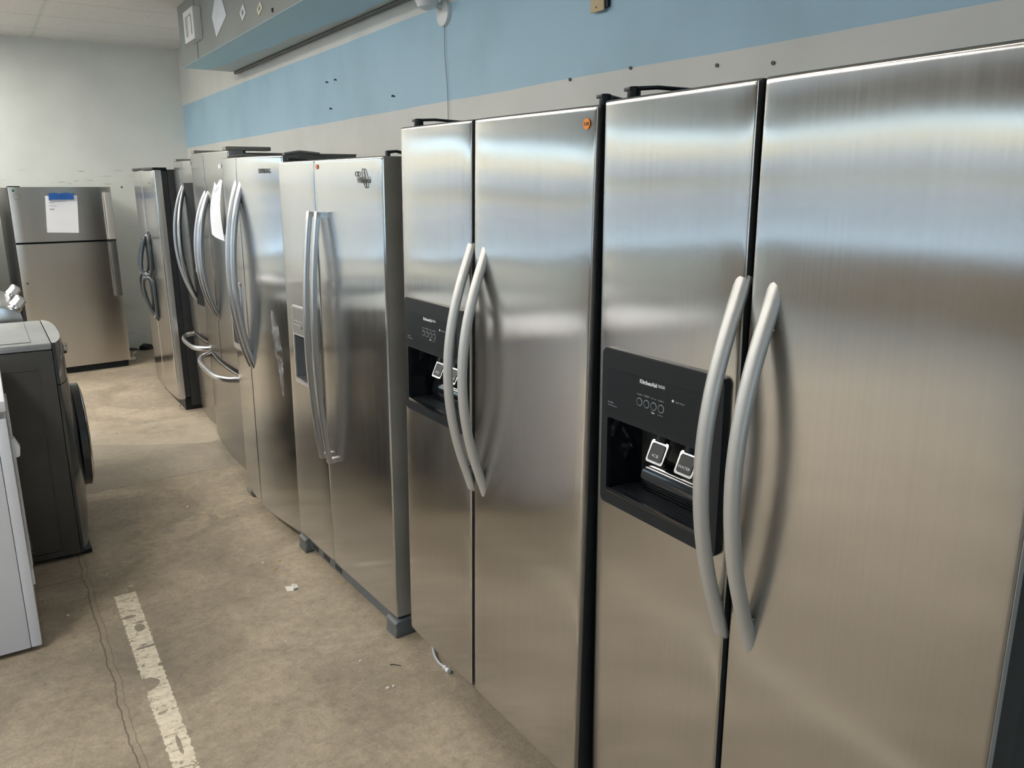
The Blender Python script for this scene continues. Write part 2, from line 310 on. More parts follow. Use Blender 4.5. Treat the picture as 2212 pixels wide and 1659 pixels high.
# ------------------------------------------------------------------ mesh helpers
class MB:
    def __init__(s): s.v = []; s.f = []; s.mi = []; s.cur = 0
    def add(s, vs, fs):
        o = len(s.v); s.v += [tuple(v) for v in vs]; s.f += [tuple(i+o for i in f) for f in fs]; s.mi += [s.cur]*len(fs); return s
    def box(s, x0, x1, y0, y1, z0, z1, skip=''):
        v = [(x0,y0,z0),(x1,y0,z0),(x1,y1,z0),(x0,y1,z0),(x0,y0,z1),(x1,y0,z1),(x1,y1,z1),(x0,y1,z1)]
        F = dict(b=(0,3,2,1), t=(4,5,6,7), f=(0,1,5,4), k=(2,3,7,6), l=(0,4,7,3), r=(1,2,6,5))
        return s.add(v, [F[k] for k in F if k not in skip])
    def tube(s, pts, rad, seg=10, flat=1.0, up=(0,1,0), caps=True, square=False):
        pts = [Vector(p) for p in pts]; N = len(pts); vs = []
        if isinstance(rad, (int, float)): rad = [rad]*N
        for i, p in enumerate(pts):
            t = (pts[min(i+1, N-1)]-pts[max(i-1, 0)]).normalized()
            a = Vector(up); a = (a - t*a.dot(t))
            if a.length < 1e-4: a = t.orthogonal()
            a.normalize(); b = t.cross(a)
            for k in range(seg):
                th = 2*PI*(k+.5)/seg; ca, sa = math.cos(th), math.sin(th)
                if square:
                    q = 1/max(abs(ca), abs(sa)) if seg == 4 else 1/(abs(ca)**5+abs(sa)**5)**.2
                    ca *= q; sa *= q
                vs.append(p + a*ca*rad[i] + b*sa*rad[i]*flat)
        fs = [(i*seg+k, i*seg+(k+1) % seg, (i+1)*seg+(k+1) % seg, (i+1)*seg+k) for i in range(N-1) for k in range(seg)]
        if caps: fs += [tuple(range(seg-1, -1, -1)), tuple((N-1)*seg+k for k in range(seg))]
        return s.add(vs, fs)
    def prism(s, pts, axis, a0, a1):
        """polygon pts in the plane normal to axis, extruded a0..a1"""
        def mk(p, a): return {'x': (a, p[0], p[1]), 'y': (p[0], a, p[1]), 'z': (p[0], p[1], a)}[axis]
        N = len(pts); vs = [mk(p, a0) for p in pts]+[mk(p, a1) for p in pts]
        fs = [tuple(range(N)), tuple(range(2*N-1, N-1, -1))]+[(i, (i+1) % N, N+(i+1) % N, N+i) for i in range(N)]
        return s.add(vs, fs)
    def lathe(s, prof, c, axis='z', seg=20):
        vs = []; c = Vector(c)
        for (r, h) in prof:
            for k in range(seg):
                th = 2*PI*k/seg; a, b = r*math.cos(th), r*math.sin(th)
                vs.append(c+Vector({'z': (a, b, h), 'x': (h, a, b), 'y': (a, h, b)}[axis]))
        N = len(prof)
        fs = [(i*seg+k, i*seg+(k+1) % seg, (i+1)*seg+(k+1) % seg, (i+1)*seg+k) for i in range(N-1) for k in range(seg)]
        fs += [tuple(range(seg)), tuple((N-1)*seg+k for k in range(seg))]
        return s.add(vs, fs)
    def build(s, name, mat, parent=None, smooth=35, bevel=0, loc=None):
        me = bpy.data.meshes.new(name); me.from_pydata(s.v, [], s.f)
        mats = mat if isinstance(mat, (list, tuple)) else [mat]
        for q in mats: me.materials.append(M_[q] if isinstance(q, str) else q)
        if len(mats) > 1:
            for pl, i in zip(me.polygons, s.mi): pl.material_index = i
        bm = bmesh.new(); bm.from_mesh(me)
        bmesh.ops.remove_doubles(bm, verts=bm.verts, dist=1e-6)
        bmesh.ops.recalc_face_normals(bm, faces=bm.faces)
        if bevel: bmesh.ops.bevel(bm, geom=[e for e in bm.edges if len(e.link_faces) == 2 and e.calc_face_angle(0) > .6], offset=bevel, segments=2, affect='EDGES', profile=.6, clamp_overlap=True)
        uv = bm.loops.layers.uv.new('grain')
        for f in bm.faces:
            for lp in f.loops: c = lp.vert.co; lp[uv].uv = (c.z, c.y+c.x*.6)
        bm.to_mesh(me); bm.free()
        if smooth:
            me.polygons.foreach_set('use_smooth', [True]*len(me.polygons)); me.set_sharp_from_angle(angle=math.radians(smooth))
        o = bpy.data.objects.new(name, me); COL.objects.link(o)
        if parent: o.parent = parent
        if loc: o.location = loc
        return o
def tag(o, label=None, cat=None, group=None, kind=None):
    if label: o['label'] = label
    if cat: o['category'] = cat
    if group: o['group'] = group
    if kind: o['kind'] = kind
    return o
def thing(name, label, cat, loc=(0,0,0), rz=0, group=None, lean=(0,0)):
    o = bpy.data.objects.new(name, None); COL.objects.link(o); o.empty_display_size = .1
    Rz = Matrix.Rotation(rz, 4, 'Z'); Ry = Matrix.Rotation(math.atan(lean[0]/1.74), 4, 'Y'); Rx = Matrix.Rotation(-math.atan(lean[1]/1.74), 4, 'X')
    o.matrix_world = Matrix.Translation(loc) @ Ry @ Rx @ Rz
    return tag(o, label, cat, group)
def struct(name, mb, mat, **k): return tag(mb.build(name, mat, None, **k), kind='structure')
def text(parent, name, s, y, z, width=None, size=.02, mat='ink_white', x=-.003, depth=.0004, tilt=0, bold=0, stretch=None, M0=None):
    """lettering lying on a face that looks towards local -x; y is its left edge as read"""
    cu = bpy.data.curves.new(name, 'FONT'); cu.body = s; cu.size = size; cu.extrude = depth; cu.offset = bold; cu.resolution_u = 3
    t = bpy.data.objects.new(name, cu); COL.objects.link(t)
    dg = bpy.context.evaluated_depsgraph_get(); me = bpy.data.meshes.new_from_object(t.evaluated_get(dg)); bpy.data.objects.remove(t)
    xs = [v.co.x for v in me.vertices]; w = max(xs)-min(xs); k = (width/w) if width else 1
    ky = stretch if stretch else k
    Mx = Matrix(((0, 0, -1, x), (-1, 0, 0, y), (0, 1, 0, z), (0, 0, 0, 1))) if M0 is None else M0
    me.transform(Mx @ Matrix.Diagonal((k, ky, 1, 1)))
    me.materials.clear(); me.materials.append(M_[mat]); me.name = name
    o = bpy.data.objects.new(name, me); COL.objects.link(o); o.parent = parent
    return o
def edges(a, b, r, n, extra=()):
    """grid stations from a to b: fine over the rounded rims, even between"""
    e = [0, .15*r, .4*r, .7*r, r, 2*r, 4*r]
    st = [a+q for q in e]+[b-q for q in e]
    st += [a+(b-a)*i/n for i in range(1, n)]+list(extra)
    st = sorted(st); out = []
    for q in st:
        if not out or q-out[-1] > .0008: out.append(q)
        elif q in extra: out[-1] = q
    return out
def door(parent, name, y0, y1, z0, z1, mat, side='side_steel', thick=.07, pil=(.0014, 8, .0035, 7), bow=None, hole=None, r=.006, wav=.0015, seed=0, ny=14, nz=44, x0=0):
    """front skin curved like pressed sheet, flat flanks"""
    hy = [hole[0], hole[1]] if hole else []; hz = [hole[2], hole[3]] if hole else []
    ys = edges(y0, y1, r, ny, hy); zs = edges(z0, z1, r, nz, hz)
    yc, zc, hw, hh = (y0+y1)/2, (z0+z1)/2, (y1-y0)/2, (z1-z0)/2
    def fx(y, z):
        v = pil[0]*(1-abs((z-zc)/hh)**pil[1]) + pil[2]*(1-abs((y-yc)/hw)**pil[3])
        v += wav*mnoise.noise(Vector((y*3.2+seed*3.1, z*2.6, seed*1.7)))*min(1, (hw-abs(y-yc))*12)
        if bow: v += bow(y)
        for d in (hw-abs(y-yc), hh-abs(z-zc)):
            if d < r: v -= r-math.sqrt(max(0, r*r-(r-d)**2))
        return x0-v
    mb = MB(); ny_, nz_ = len(ys), len(zs)
    vs = [(fx(y, z), y, z) for z in zs for y in ys]; fs = []
    for j in range(nz_-1):
        for i in range(ny_-1):
            cy_, cz_ = (ys[i]+ys[i+1])/2, (zs[j]+zs[j+1])/2
            if hole and hole[0] < cy_ < hole[1] and hole[2] < cz_ < hole[3]: continue
            fs.append((j*ny_+i, j*ny_+i+1, (j+1)*ny_+i+1, (j+1)*ny_+i))
    mb.add(vs, fs)
    mb.cur = 1
    bt = x0+thick
    for i in (0, ny_-1):
        o = len(mb.v); rim = [(vs[j*ny_+i][0], ys[i], zs[j]) for j in range(nz_)]; bk = [(bt, ys[i], z) for z in zs]
        mb.add(rim+bk, [(j, j+1, nz_+j+1, nz_+j) for j in range(nz_-1)])
    for j in (0, nz_-1):
        rim = [(vs[j*ny_+i][0], ys[i], zs[j]) for i in range(ny_)]; bk = [(bt, y, zs[j]) for y in ys]
        mb.add(rim+bk, [(i, i+1, ny_+i+1, ny_+i) for i in range(ny_-1)])
    if not hole: mb.add([(bt, y0, z0), (bt, y1, z0), (bt, y1, z1), (bt, y0, z1)], [(0, 1, 2, 3)])
    o = mb.build(name, [mat, side], parent, smooth=40)
    o['_fx'] = 0; del o['_fx']
    return o, fx
def rring(y0, y1, z0, z1, r, n=5):
    pts = []
    for (cy, cz, a0) in ((y1-r, z1-r, 0), (y0+r, z1-r, 90), (y0+r, z0+r, 180), (y1-r, z0+r, 270)):
        for k in range(n+1):
            a = math.radians(a0+90*k/n); pts.append((cy+r*math.cos(a), cz+r*math.sin(a)))
    return pts
def frame_ring(mb, outer, inner, xo, xi, xb):
    """bezel: outer and inner loops with the same count; xo face depth, xb back depth"""
    N = len(outer)
    vs = [(xb, *p) for p in outer]+[(xo+.002, *p) for p in outer]+[(xo, p[0]*.985+.015*q[0], p[1]*.985+.015*q[1]) for p, q in zip(outer, inner)]+[(xo, *p) for p in inner]+[(xi, *p) for p in inner]
    fs = [(L*N+i, L*N+(i+1) % N, (L+1)*N+(i+1) % N, (L+1)*N+i) for L in range(4) for i in range(N)]
    mb.add(vs, fs)
def arc_handle(parent, y, z0, z1, out, rad, mat='handle', pw=.85, seg=14, flat=.8, xin=.012, square=False, bend=0, n=28, taper=0, name='handle', label=None, up=(0,1,0), x0=0):
    mb = MB(); pts = []; rr = []
    for i in range(n+1):
        t = i/n; u = 2*t-1
        pts.append((x0+xin-(out+xin)*(1-u*u)**pw if abs(u) < 1 else x0+xin, y+bend*(1-u*u), z0+(z1-z0)*t)); rr.append(rad*(1-taper*abs(u)**3))
    mb.tube(pts, rr, seg, flat, up, square=square)
    return mb.build(name, mat, parent, smooth=50)

# ------------------------------------------------------------------ the room
def wall_box(*a): return MB().box(*a)
T = .15
struct('floor', wall_box(LX-T, WX+T, YB-T, YF+T, -.12, 0), 'floor')
struct('ceiling', wall_box(LX-T, WX+T, YB-T, YF+T, ZC, ZC+.12), 'ceiling')
struct('wall_right', wall_box(WX, WX+T, YB-T, YF+T, 0, ZC), 'wall_right')
# street side, unseen and invented after its reflections: sill wall, header and piers with large panes between
SILL, HEAD = .72, 2.36
def frame_boxes(mb, u0, u1, d0, d1, flip, z0, z1):
    if flip: mb.box(u0, u1, d0, d1, z0, z1)
    else: mb.box(d0, d1, u0, u1, z0, z1)
def glazed_wall(name, lo, hi, c_in, c_out, flip, bays, extra=None):
    mb = MB(); q = lambda u0, u1, z0, z1: frame_boxes(mb, u0, u1, min(c_in, c_out), max(c_in, c_out), flip, z0, z1)
    q(lo, hi, 0, SILL); q(lo, hi, HEAD, ZC); prev = lo
    for a_, b_ in bays: q(prev, a_, SILL, HEAD); prev = b_
    q(prev, hi, SILL, HEAD)
    struct(name, mb, 'wall_far' if name == 'wall_far' else 'tan_wall')
NW = 0
def window(u0, u1, flip, base=None, sgn=None):
    global NW
    NW += 1
    fr = MB(); sgn = sgn or (1 if flip else -1); base = base if base is not None else (YF if flip else LX)
    def q(mb, a_, b_, z0, z1, t0=.04, t1=.11): d0, d1 = sorted((base+sgn*t0, base+sgn*t1)); frame_boxes(mb, a_, b_, d0, d1, flip, z0, z1)
    q(fr, u0, u0+.05, SILL, HEAD); q(fr, u1-.05, u1, SILL, HEAD); q(fr, u0+.05, u1-.05, SILL, SILL+.06); q(fr, u0+.05, u1-.05, HEAD-.06, HEAD)
    w = tag(fr.build('window_%d' % NW, 'frame_dark'), kind='structure')
    tr_ = MB(); q(tr_, u0+.05, u1-.05, 1.30, 1.33, .05, .0715); tr_.build('transom', 'white_plastic', w)
    g_ = MB(); q(g_, u0+.05, u1-.05, SILL+.06, HEAD-.06, .072, .078); g_.build('pane', 'glass', w)
    ld = bpy.data.lights.new('window_portal', 'AREA'); ld.shape = 'RECTANGLE'; ld.size = u1-u0; ld.size_y = HEAD-SILL; ld.cycles.is_portal = True
    lo = bpy.data.objects.new('window_portal', ld); COL.objects.link(lo); zc_ = (HEAD+SILL)/2
    if flip: lo.location = ((u0+u1)/2, base+.02*sgn, zc_); lo.rotation_euler = Matrix(((1, 0, 0), (0, 0, 1), (0, -1, 0)) if sgn > 0 else ((1, 0, 0), (0, 0, -1), (0, 1, 0))).to_euler()
    else: lo.location = (LX-.02, (u0+u1)/2, zc_); lo.rotation_euler = Matrix(((0, 0, -1), (1, 0, 0), (0, -1, 0))).to_euler()
bl = [(-.6+2.32*i, -.6+2.32*i+2.16) for i in range(4)]; bf = [(-7.35, -5.35), (-5.2, -3.2)]; bb = [(-7.4, -5.3), (-5.2, -3.1), (-3.0, -.9)]
glazed_wall('wall_left', YB, YF, LX, LX-T, False, bl)
glazed_wall('wall_back', LX-T, WX, YB, YB-T, True, bb)
glazed_wall('wall_far', LX-T, WX, YF, YF+T, True, bf)
for a_, b_ in bl: window(a_, b_, False)
for a_, b_ in bf: window(a_, b_, True)  # unseen far-wall panes, added so the doors reflect a bright band
for a_, b_ in bb: window(a_, b_, True, YB, -1)  # unseen back panes, added to bring more daylight into the room
# outside, invented for the bands reflected in the steel: pavement, road, building over the road
struct('ground_outside', wall_box(-60, 20, -45, 60, -.3, -.16), 'asphalt')
struct('trim_1', MB().box(LX-3.4, LX-T, -45, 12.2, -.1599, -.06).box(LX-T, WX+T, YF+T, 12.2, -.1599, -.06), 'pavement')
def facade(x0, x1, y0, y1, n_):
    struct('trim_%d' % n_, wall_box(x0, x1, y0, y1, -.1599, 3.75), 'stucco')
facade(-33, -31, -40, 34, 2); facade(-31, 20, 32, 34, 3)
struct('trim_4', MB().box(-30.99, -30.6, -40, 31.5, 1.95, 2.85).box(-30.6, 20, 31.6, 31.99, 1.95, 2.85), 'awning')  # grey layers shaped to reflect as grey bands in the doors
struct('trim_5', MB().box(-30.99, -30.9, -40, 31.8, -.15, 1.30).box(-30.9, 20, 31.9, 31.99, -.15, 1.30), 'awning')
struct('trim_6', MB().box(LX-11.5, LX-8.0, -45, 20.0, -.1599, -.15).box(LX-8, 20, YF+8.0, 20.0, -.1599, -.15), 'pavement')  # pale strips added to reflect as a bright streak in the doors

# unseen fluorescent troffers, added as fill light over the shop floor
M_['fill_lamp'] = simple('fill_lamp_diffuser', (.8, .8, .8), .5)
q_ = M_['fill_lamp'].node_tree.nodes['Principled BSDF']; q_.inputs['Emission Color'].default_value = (1, .955, .88, 1); q_.inputs['Emission Strength'].default_value = 18.5
for (x, y) in [(-2.0, 1.9), (-3.9, 4.0), (-1.9, 4.4), (-3.4, 5.6), (-1.9, 6.2), (-1.7, 7.6), (-3.4, 7.6)]:
    t = thing('added_fill_light', 'added out-of-view fluorescent fixture giving fill light over the shop floor', 'light', (x, y, ZC), 0, 'added fill fixtures on the ceiling')
    MB().box(-.30, .30, -.61, .61, -.03, -.001).build('housing', 'white_plastic', t); MB().box(-.27, .27, -.58, .58, -.04, -.0302).build('diffuser', 'fill_lamp', t)

# duct / soffit along the wall
DX, DY, DZ = .555, 6.65, 2.4386
du = thing('ceiling_duct', 'long grey-green painted metal duct box running along the wall under the ceiling', 'duct', (DX, DY, DZ))
mb = MB(); mb.box(0, WX-DX-.002, YB+1-DY, 0, 0.0, ZC-DZ-.002, skip='b'); mb.build('duct_body', 'duct_grey', du, smooth=0)
mb = MB(); mb.box(0, WX-DX-.002, YB+1-DY, 0, -.002, 0); tag(mb.build('duct_underside', 'duct_under', du, smooth=0), 'blue and cream painted underside')
MB().box(-.002, .0, -.53, -.524, 0, .41).build('seam', 'frame_dark', du)
mb = MB(); mb.tube([(WX-DX-.016, YB+1-DY, -.012), (WX-DX-.016, -.02, -.012)], .011, 10); mb.build('conduit', 'cabinet_grey', du)
for (ya, yb, za, zb, m_) in ((5.65, 5.25, 2.50, 2.763, 'mirror_tile'), (5.03, 4.907, 2.499, 2.592, 'mirror_tile'), (4.697, 4.594, 2.478, 2.549, 'beige')):
    pass
def rhomb(pts, mat, label, group='diamond stickers on the duct', inner=None):
    mb = MB(); mb.prism([(q[0], q[1]) for q in pts], 'x', DX-.004, DX-.0005); o = mb.build('diamond_decal', mat, None, smooth=0)
    tag(o, label, 'sticker', group)
    if inner:
        cy = sum(q[0] for q in pts)/4; cz = sum(q[1] for q in pts)/4
        MB().prism([(cy+(q[0]-cy)*.35, cz+(q[1]-cz)*.35) for q in pts], 'x', DX-.006, DX-.0042).build('print', inner, o, smooth=0)
rhomb([(5.659, 2.631), (5.46, 2.80), (5.318, 2.587), (5.588, 2.500)], 'mirror_tile', 'large plain white diamond decal on the grey duct face')
rhomb([(5.029, 2.553), (4.949, 2.591), (4.908, 2.536), (4.986, 2.499)], 'mirror_tile', 'small pale diamond decal on the duct, between the large white and the cream one', inner='taupe')
rhomb([(4.696, 2.517), (4.627, 2.547), (4.595, 2.507), (4.671, 2.478)], simple('cream_decal', (.62, .58, .46), .5), 'small cream diamond decal with olive centre on the duct face', inner='taupe')
bx_ = thing('vent_box', 'square white register box mounted on the face of the grey duct', 'vent', (DX-.001, 6.11, 2.645))
mb = MB(); D2 = .05
mb.box(-D2, 0, -.15, .14, -.10, -.065).box(-D2, 0, -.15, .14, .065, .10).box(-D2, 0, -.15, -.095, -.065, .065).box(-D2, 0, .095, .14, -.065, .065); mb.build('frame', 'white_plastic', bx_)
MB().box(-D2+.015, -.012, .0, .095, -.065, .065).build('baffle', 'white_plastic', bx_)
MB().box(-.012, -.002, -.095, .0, -.065, .065).build('throat', 'taupe', bx_)

# ---- small wall things
def anchor(y, z, r=.006):
    mb = MB(); mb.lathe([(r*.45, -.0035), (r*.5, -.005), (r, -.005), (r, .0)], (WX, y, z), 'x', 14); return mb
for i, (y, z, lb) in enumerate(((2.389, 1.945, 'grey wall anchor on the blue band edge, above the fridge with orange price dot'), (2.069, 1.947, 'grey wall anchor on the blue band edge, above the nearest black top hinges'), (1.699, 1.912, 'long torn anchor hole in the pale wall under the blue band'), (1.501, 1.895, 'ring-shaped wall anchor in the pale paint above the nearest freezer door'))):
    o = anchor(y, z, .0055).build('wall_anchor', 'cabinet_grey'); tag(o, lb, 'anchor', 'anchors in the wall')
for i, (y, z, lb) in enumerate(((4.743, 2.171, 'left one of the upper pair of black staples on the blue band'), (4.61, 2.171, 'right one of the upper pair of black staples on the blue band'), (3.847, 2.016, 'black staple on the blue band nearest to the camera cable'), (4.706, 2.021, 'single black staple below the pair on the blue band'))):
    mb = MB(); mb.tube([(WX+.001, y+.016, z+.006), (WX-.005, y+.008, z), (WX-.005, y-.008, z+.002), (WX+.001, y-.016, z-.004)], .0035, 6)
    tag(mb.build('wall_staple', 'black'), lb, 'staple', 'staples on the blue band')
sc_ = thing('security_camera', 'white dome security camera on a round wall plate above the fridges', 'camera', (WX, 3.30, 2.31))
MB().lathe([(.040, -.018), (.052, -.014), (.056, -.002), (.056, -.0005)], (0, 0, 0), 'x', 28).build('wall_plate', 'white_plastic', sc_)
MB().tube([(-.015, .005, .02), (-.055, .010, .05)], .012, 10).build('bracket', 'white_plastic', sc_)
HC_ = (-.080, .012, .080)
mb = MB(); mb.lathe([(.018, -.072), (.040, -.062), (.050, -.040), (.053, -.01), (.053, .06), (.040, .10), (.012, .115)], HC_, 'z', 28); mb.build('head', 'white_plastic', sc_)
MB().lathe([(.0535, -.020), (.0537, -.017)], HC_, 'z', 28).build('seam', 'ink_dark', sc_)
MB().lathe([(.004, -.008), (.017, -.006), (.019, .006)], (HC_[0]-.050, HC_[1]-.004, HC_[2]+.035), 'x', 18).build('lens', 'gloss', sc_)
mb = MB(); pts = []
for i in range(30):
    t = i/29; pts.append((WX-.007, 3.29-.02*t+.010*math.sin(t*9)*(1-t), 2.26-.62*t))
mb.tube(pts, .0017, 6); tag(mb.build('camera_cable', 'cable'), 'thin grey cable hanging from the security camera down behind the fridges', 'cable')
ob = thing('outlet_plate', 'tan wall plate standing off the blue band at the top of the picture', 'outlet', (WX, 2.225, 2.20))
MB().box(-.020, -.014, -.035, .035, -.062, .062).build('cover', 'beige', ob, bevel=.002)
MB().box(-.0138, -.0005, -.046, .022, -.052, .056).build('box', 'black', ob)
MB().lathe([(.003, -.0212), (.003, -.0202)], (0, .004, -.048), 'x', 10).build('screw', 'ink_dark', ob)
ol = thing('wall_outlet', 'small white outlet plate low on the far wall right of the leaning top-freezer fridge', 'outlet', (.182, YF, .42))
MB().box(-.035, .035, -.006, -.0005, -.055, .055).build('cover', 'white_plastic', ol, bevel=.001)
for z_ in (-.026, .026): MB().box(-.016, .016, -.008, -.0062, z_-.014, z_+.014).build('socket', 'white_enamel', ol)

# ------------------------------------------------------------------ side-by-side fridge with black dispenser (two of them)
def tilted_plate(mb, c, w, h, th, ang):
    """plate facing -x, its top leaning towards the viewer"""
    R = Matrix.Rotation(ang, 3, 'Y'); ring = rring(-w/2, w/2, -h/2, h/2, .006, 4); N = len(ring)
    vs = [Vector(c)+R@Vector((0, *q)) for q in ring]+[Vector(c)+R@Vector((th, *q)) for q in ring]
    mb.add(vs, [tuple(range(N)), tuple(range(2*N-1, N-1, -1))]+[(i, (i+1) % N, N+(i+1) % N, N+i) for i in range(N)])
def kfridge(label, x, y, a, top, lean, z0, sp, seed, drip, back):
    t = thing('side_by_side_fridge', label, 'fridge', (x, y, 0), -a, 'stainless side-by-side fridges with black dispensers', lean)
    Wd = .908
    MB().box(.078, back, .006, Wd-.006, .02, top-.012).build('cabinet', 'cabinet_black', t, bevel=.004)
    steelm = 'steel_drip' if drip else 'steel'
    DS = (.545, .862, .900, 1.228)
    d1, f1 = door(t, 'freezer_door', sp+.0065, Wd, z0, top, steelm, 'cabinet_black', .07, hole=DS, seed=seed)
    d2, f2 = door(t, 'fridge_door', 0, sp-.0065, z0, top, 'steel', 'cabinet_black', .07, seed=seed+1)
    for dd, ya, yb in ((d1, sp+.0065, Wd), (d2, 0, sp-.0065)):
        # thin bright rim of folded sheet on the flank nearest the camera
        MB().box(-.0005, .012, ya-.0006, ya+.0002, z0+.004, top-.004).build('trim', 'handle_b', dd)
        MB().box(.070, .0779, ya+.012, yb-.012, z0+.012, top-.012).build('gasket', 'cabinet_black', dd)
    # handles
    for dd, yy in ((d1, sp+.019), (d2, sp-.057)):
        h = arc_handle(dd, yy, .722, 1.426, .070, .017, 'handle', flat=.72, xin=.010, pw=1.12)
        MB().lathe([(.0022, -.0005), (.0022, .0005)], (-.014, yy-.0158, 1.345), 'y', 8).build('screw', 'chrome', h)
        MB().lathe([(.0022, -.0005), (.0022, .0005)], (-.012, yy-.0158, .805), 'y', 8).build('screw', 'chrome', h)
    # dispenser
    mb = MB(); fx = -.016
    o = rring(.519, .877, .886, 1.242, .014); i = rring(.552, .856, .915, 1.088, .006)
    frame_ring(mb, o, i, fx, fx+.012, .0)
    dp = mb.build('dispenser', 'black_rough', d1, smooth=30)
    cav = MB(); y0, y1, zb, zt, dd_ = .552, .856, .915, 1.088, .072
    cav.add([(fx+.01, y0, zb), (fx+.01, y1, zb), (fx+.01, y1, zt), (fx+.01, y0, zt), (dd_, y0+.02, zb+.004), (dd_, y1-.02, zb+.004), (dd_, y1-.02, zt+.01), (dd_, y0+.02, zt+.01)],
            [(0, 1, 5, 4), (1, 2, 6, 5), (2, 3, 7, 6), (3, 0, 4, 7), (4, 5, 6, 7)])
    cav.build('cavity', 'gloss', dp, smooth=0)
    pn = MB(); pn.prism(rring(.560, .858, 1.100, 1.200, .006), 'x', fx-.0012, fx+.001); pn = pn.build('control_panel', 'black', dp)
    text(pn, 'brand_lettering', 'KitchenAid', .750, 1.1865, .052, mat='ink_white', x=fx-.0016, bold=.0006)
    MB().box(fx-.002, fx-.0013, .674, .694, 1.188, 1.194).build('badge', 'ink_grey', pn)
    for k, (yy, lab) in enumerate(((.749, 'Crushed'), (.727, 'Cubed'), (.705, 'On  Auto'), (.683, 'Lockout'))):
        b = MB(); b.lathe([(.0075, -.0012), (.0088, -.0012), (.0088, 0)], (fx-.0012, yy, 1.146), 'x', 20); b = b.build('button', 'ink_grey', pn)
        MB().lathe([(.0071, -.0018), (.0071, 0)], (fx-.0012, yy, 1.146), 'x', 18).build('cap', 'black', b)
        text(pn, 'lettering', lab, yy+.009, 1.1605, .016, mat='ink_grey', x=fx-.0016)
    text(pn, 'lettering', 'Light', .712, 1.1305, .010, mat='ink_white', x=fx-.0016); text(pn, 'lettering', '(hold 3 sec)', .692, 1.1305, .014, mat='ink_grey', x=fx-.0016)
    MB().lathe([(.0028, -.001), (.0028, 0)], (fx-.0012, .650, 1.170), 'x', 12).build('sensor', 'ink_white', pn)
    text(pn, 'lettering', 'Light Sensor', .643, 1.168, .026, mat='ink_grey', x=fx-.0016)
    text(pn, 'lettering', 'PuroPlus', .853, 1.122, .018, mat='ink_grey', x=fx-.0016); text(pn, 'lettering', 'Water Filtration System', .853, 1.116, .030, mat='ink_grey', x=fx-.0016)
    tr = MB(); tr.box(fx+.004, dd_-.004, .556, .852, .9152, .921)
    for k in range(7): tr.box(fx+.010+k*.011, fx+.0135+k*.011, .562, .846, .9212, .9245)
    tr = tr.build('drip_tray', 'black', dp); MB().box(fx-.001, fx+.004, .553, .855, .914, .925).build('lip', 'gloss', tr, bevel=.001)
    bk = MB(); pts = [(dd_-.002, .9215), (dd_-.028, .924), (dd_-.036, .955), (dd_-.026, .985), (dd_-.010, .998), (dd_-.002, 1.0)]
    bk.prism(pts, 'y', .575, .800); bk.build('splash_guard', 'gloss', dp, smooth=50)
    for yy, wd in ((.738, 'ICE'), (.650, 'WATER')):
        cx_ = .026; pb = MB(); tilted_plate(pb, (cx_, yy, 1.030), .052, .050, .010, .42); pd = pb.build('paddle', 'chrome', dp, smooth=30)
        pb = MB(); tilted_plate(pb, (cx_-.0018, yy, 1.030), .041, .039, .003, .42); pf = pb.build('paddle_face', 'black', pd)
        R = Matrix.Translation((cx_-.0024, yy, 1.030)) @ Matrix.Rotation(.42, 4, 'Y') @ Matrix(((0, 0, -1, 0), (-1, 0, 0, .5*(.019 if wd == 'ICE' else .034)), (0, 1, 0, -.010), (0, 0, 0, 1)))
        text(pd, 'lettering', wd, 0, 0, .019 if wd == 'ICE' else .034, mat='ink_white', M0=R, stretch=.42)
        MB().tube([(.050, yy, 1.085), (.040, yy, 1.050)], .016, 14).build('spout', 'black', dp)
    # top hinges
    for yy in (Wd-.05, .016):
        mb = MB(); mb.lathe([(.014, .006), (.014, .024), (.010, .028)], (.035, yy, top-.004), 'z', 14)
        mb.tube([(.035-.0, yy+(-.0), top+.020), (.075, yy-.025*(1 if yy > .5 else -1), top+.022), (.16, yy-.05*(1 if yy > .5 else -1), top+.018), (.26, yy-.05*(1 if yy > .5 else -1), top-.008)], [.010, .009, .009, .004], 8, .45, (0, 1, 0))
        mb.box(.020, .046, yy-.006, yy+.014, top+.015, top+.022); mb.build('hinge_cover', 'black', t, bevel=.001)
    for yy in (.03, Wd-.10): MB().box(.085, .15, yy, yy+.055, .0005, .05).build('roller_foot', 'cabinet_black', t, bevel=.004)
    return t, d1, d2
A_, Ad1, Ad2 = kfridge('nearest stainless side-by-side fridge, its black dispenser paddles clearly reading ICE and WATER', .2259, .4314, .03156, 1.752, (-.01026, .0046), .085, .4933, 1, False, .66)
B_, Bd1, Bd2 = kfridge('stainless side-by-side fridge with black dispenser and an orange price dot, second from the camera', .2169, 1.3670, -.01688, 1.743, (.01925, -.0104), .0798, .4933, 5, True, .69)
o = MB().lathe([(.0115, -.0008), (.0115, 0)], (-.0034, .014+.016, 1.706), 'x', 24).build('price_sticker', 'orange'); o.parent = Bd2
tag(o, 'round orange price sticker')
text(o, 'lettering', '2.00', .039, 1.7025, .017, mat='ink_dark', x=-.0045)
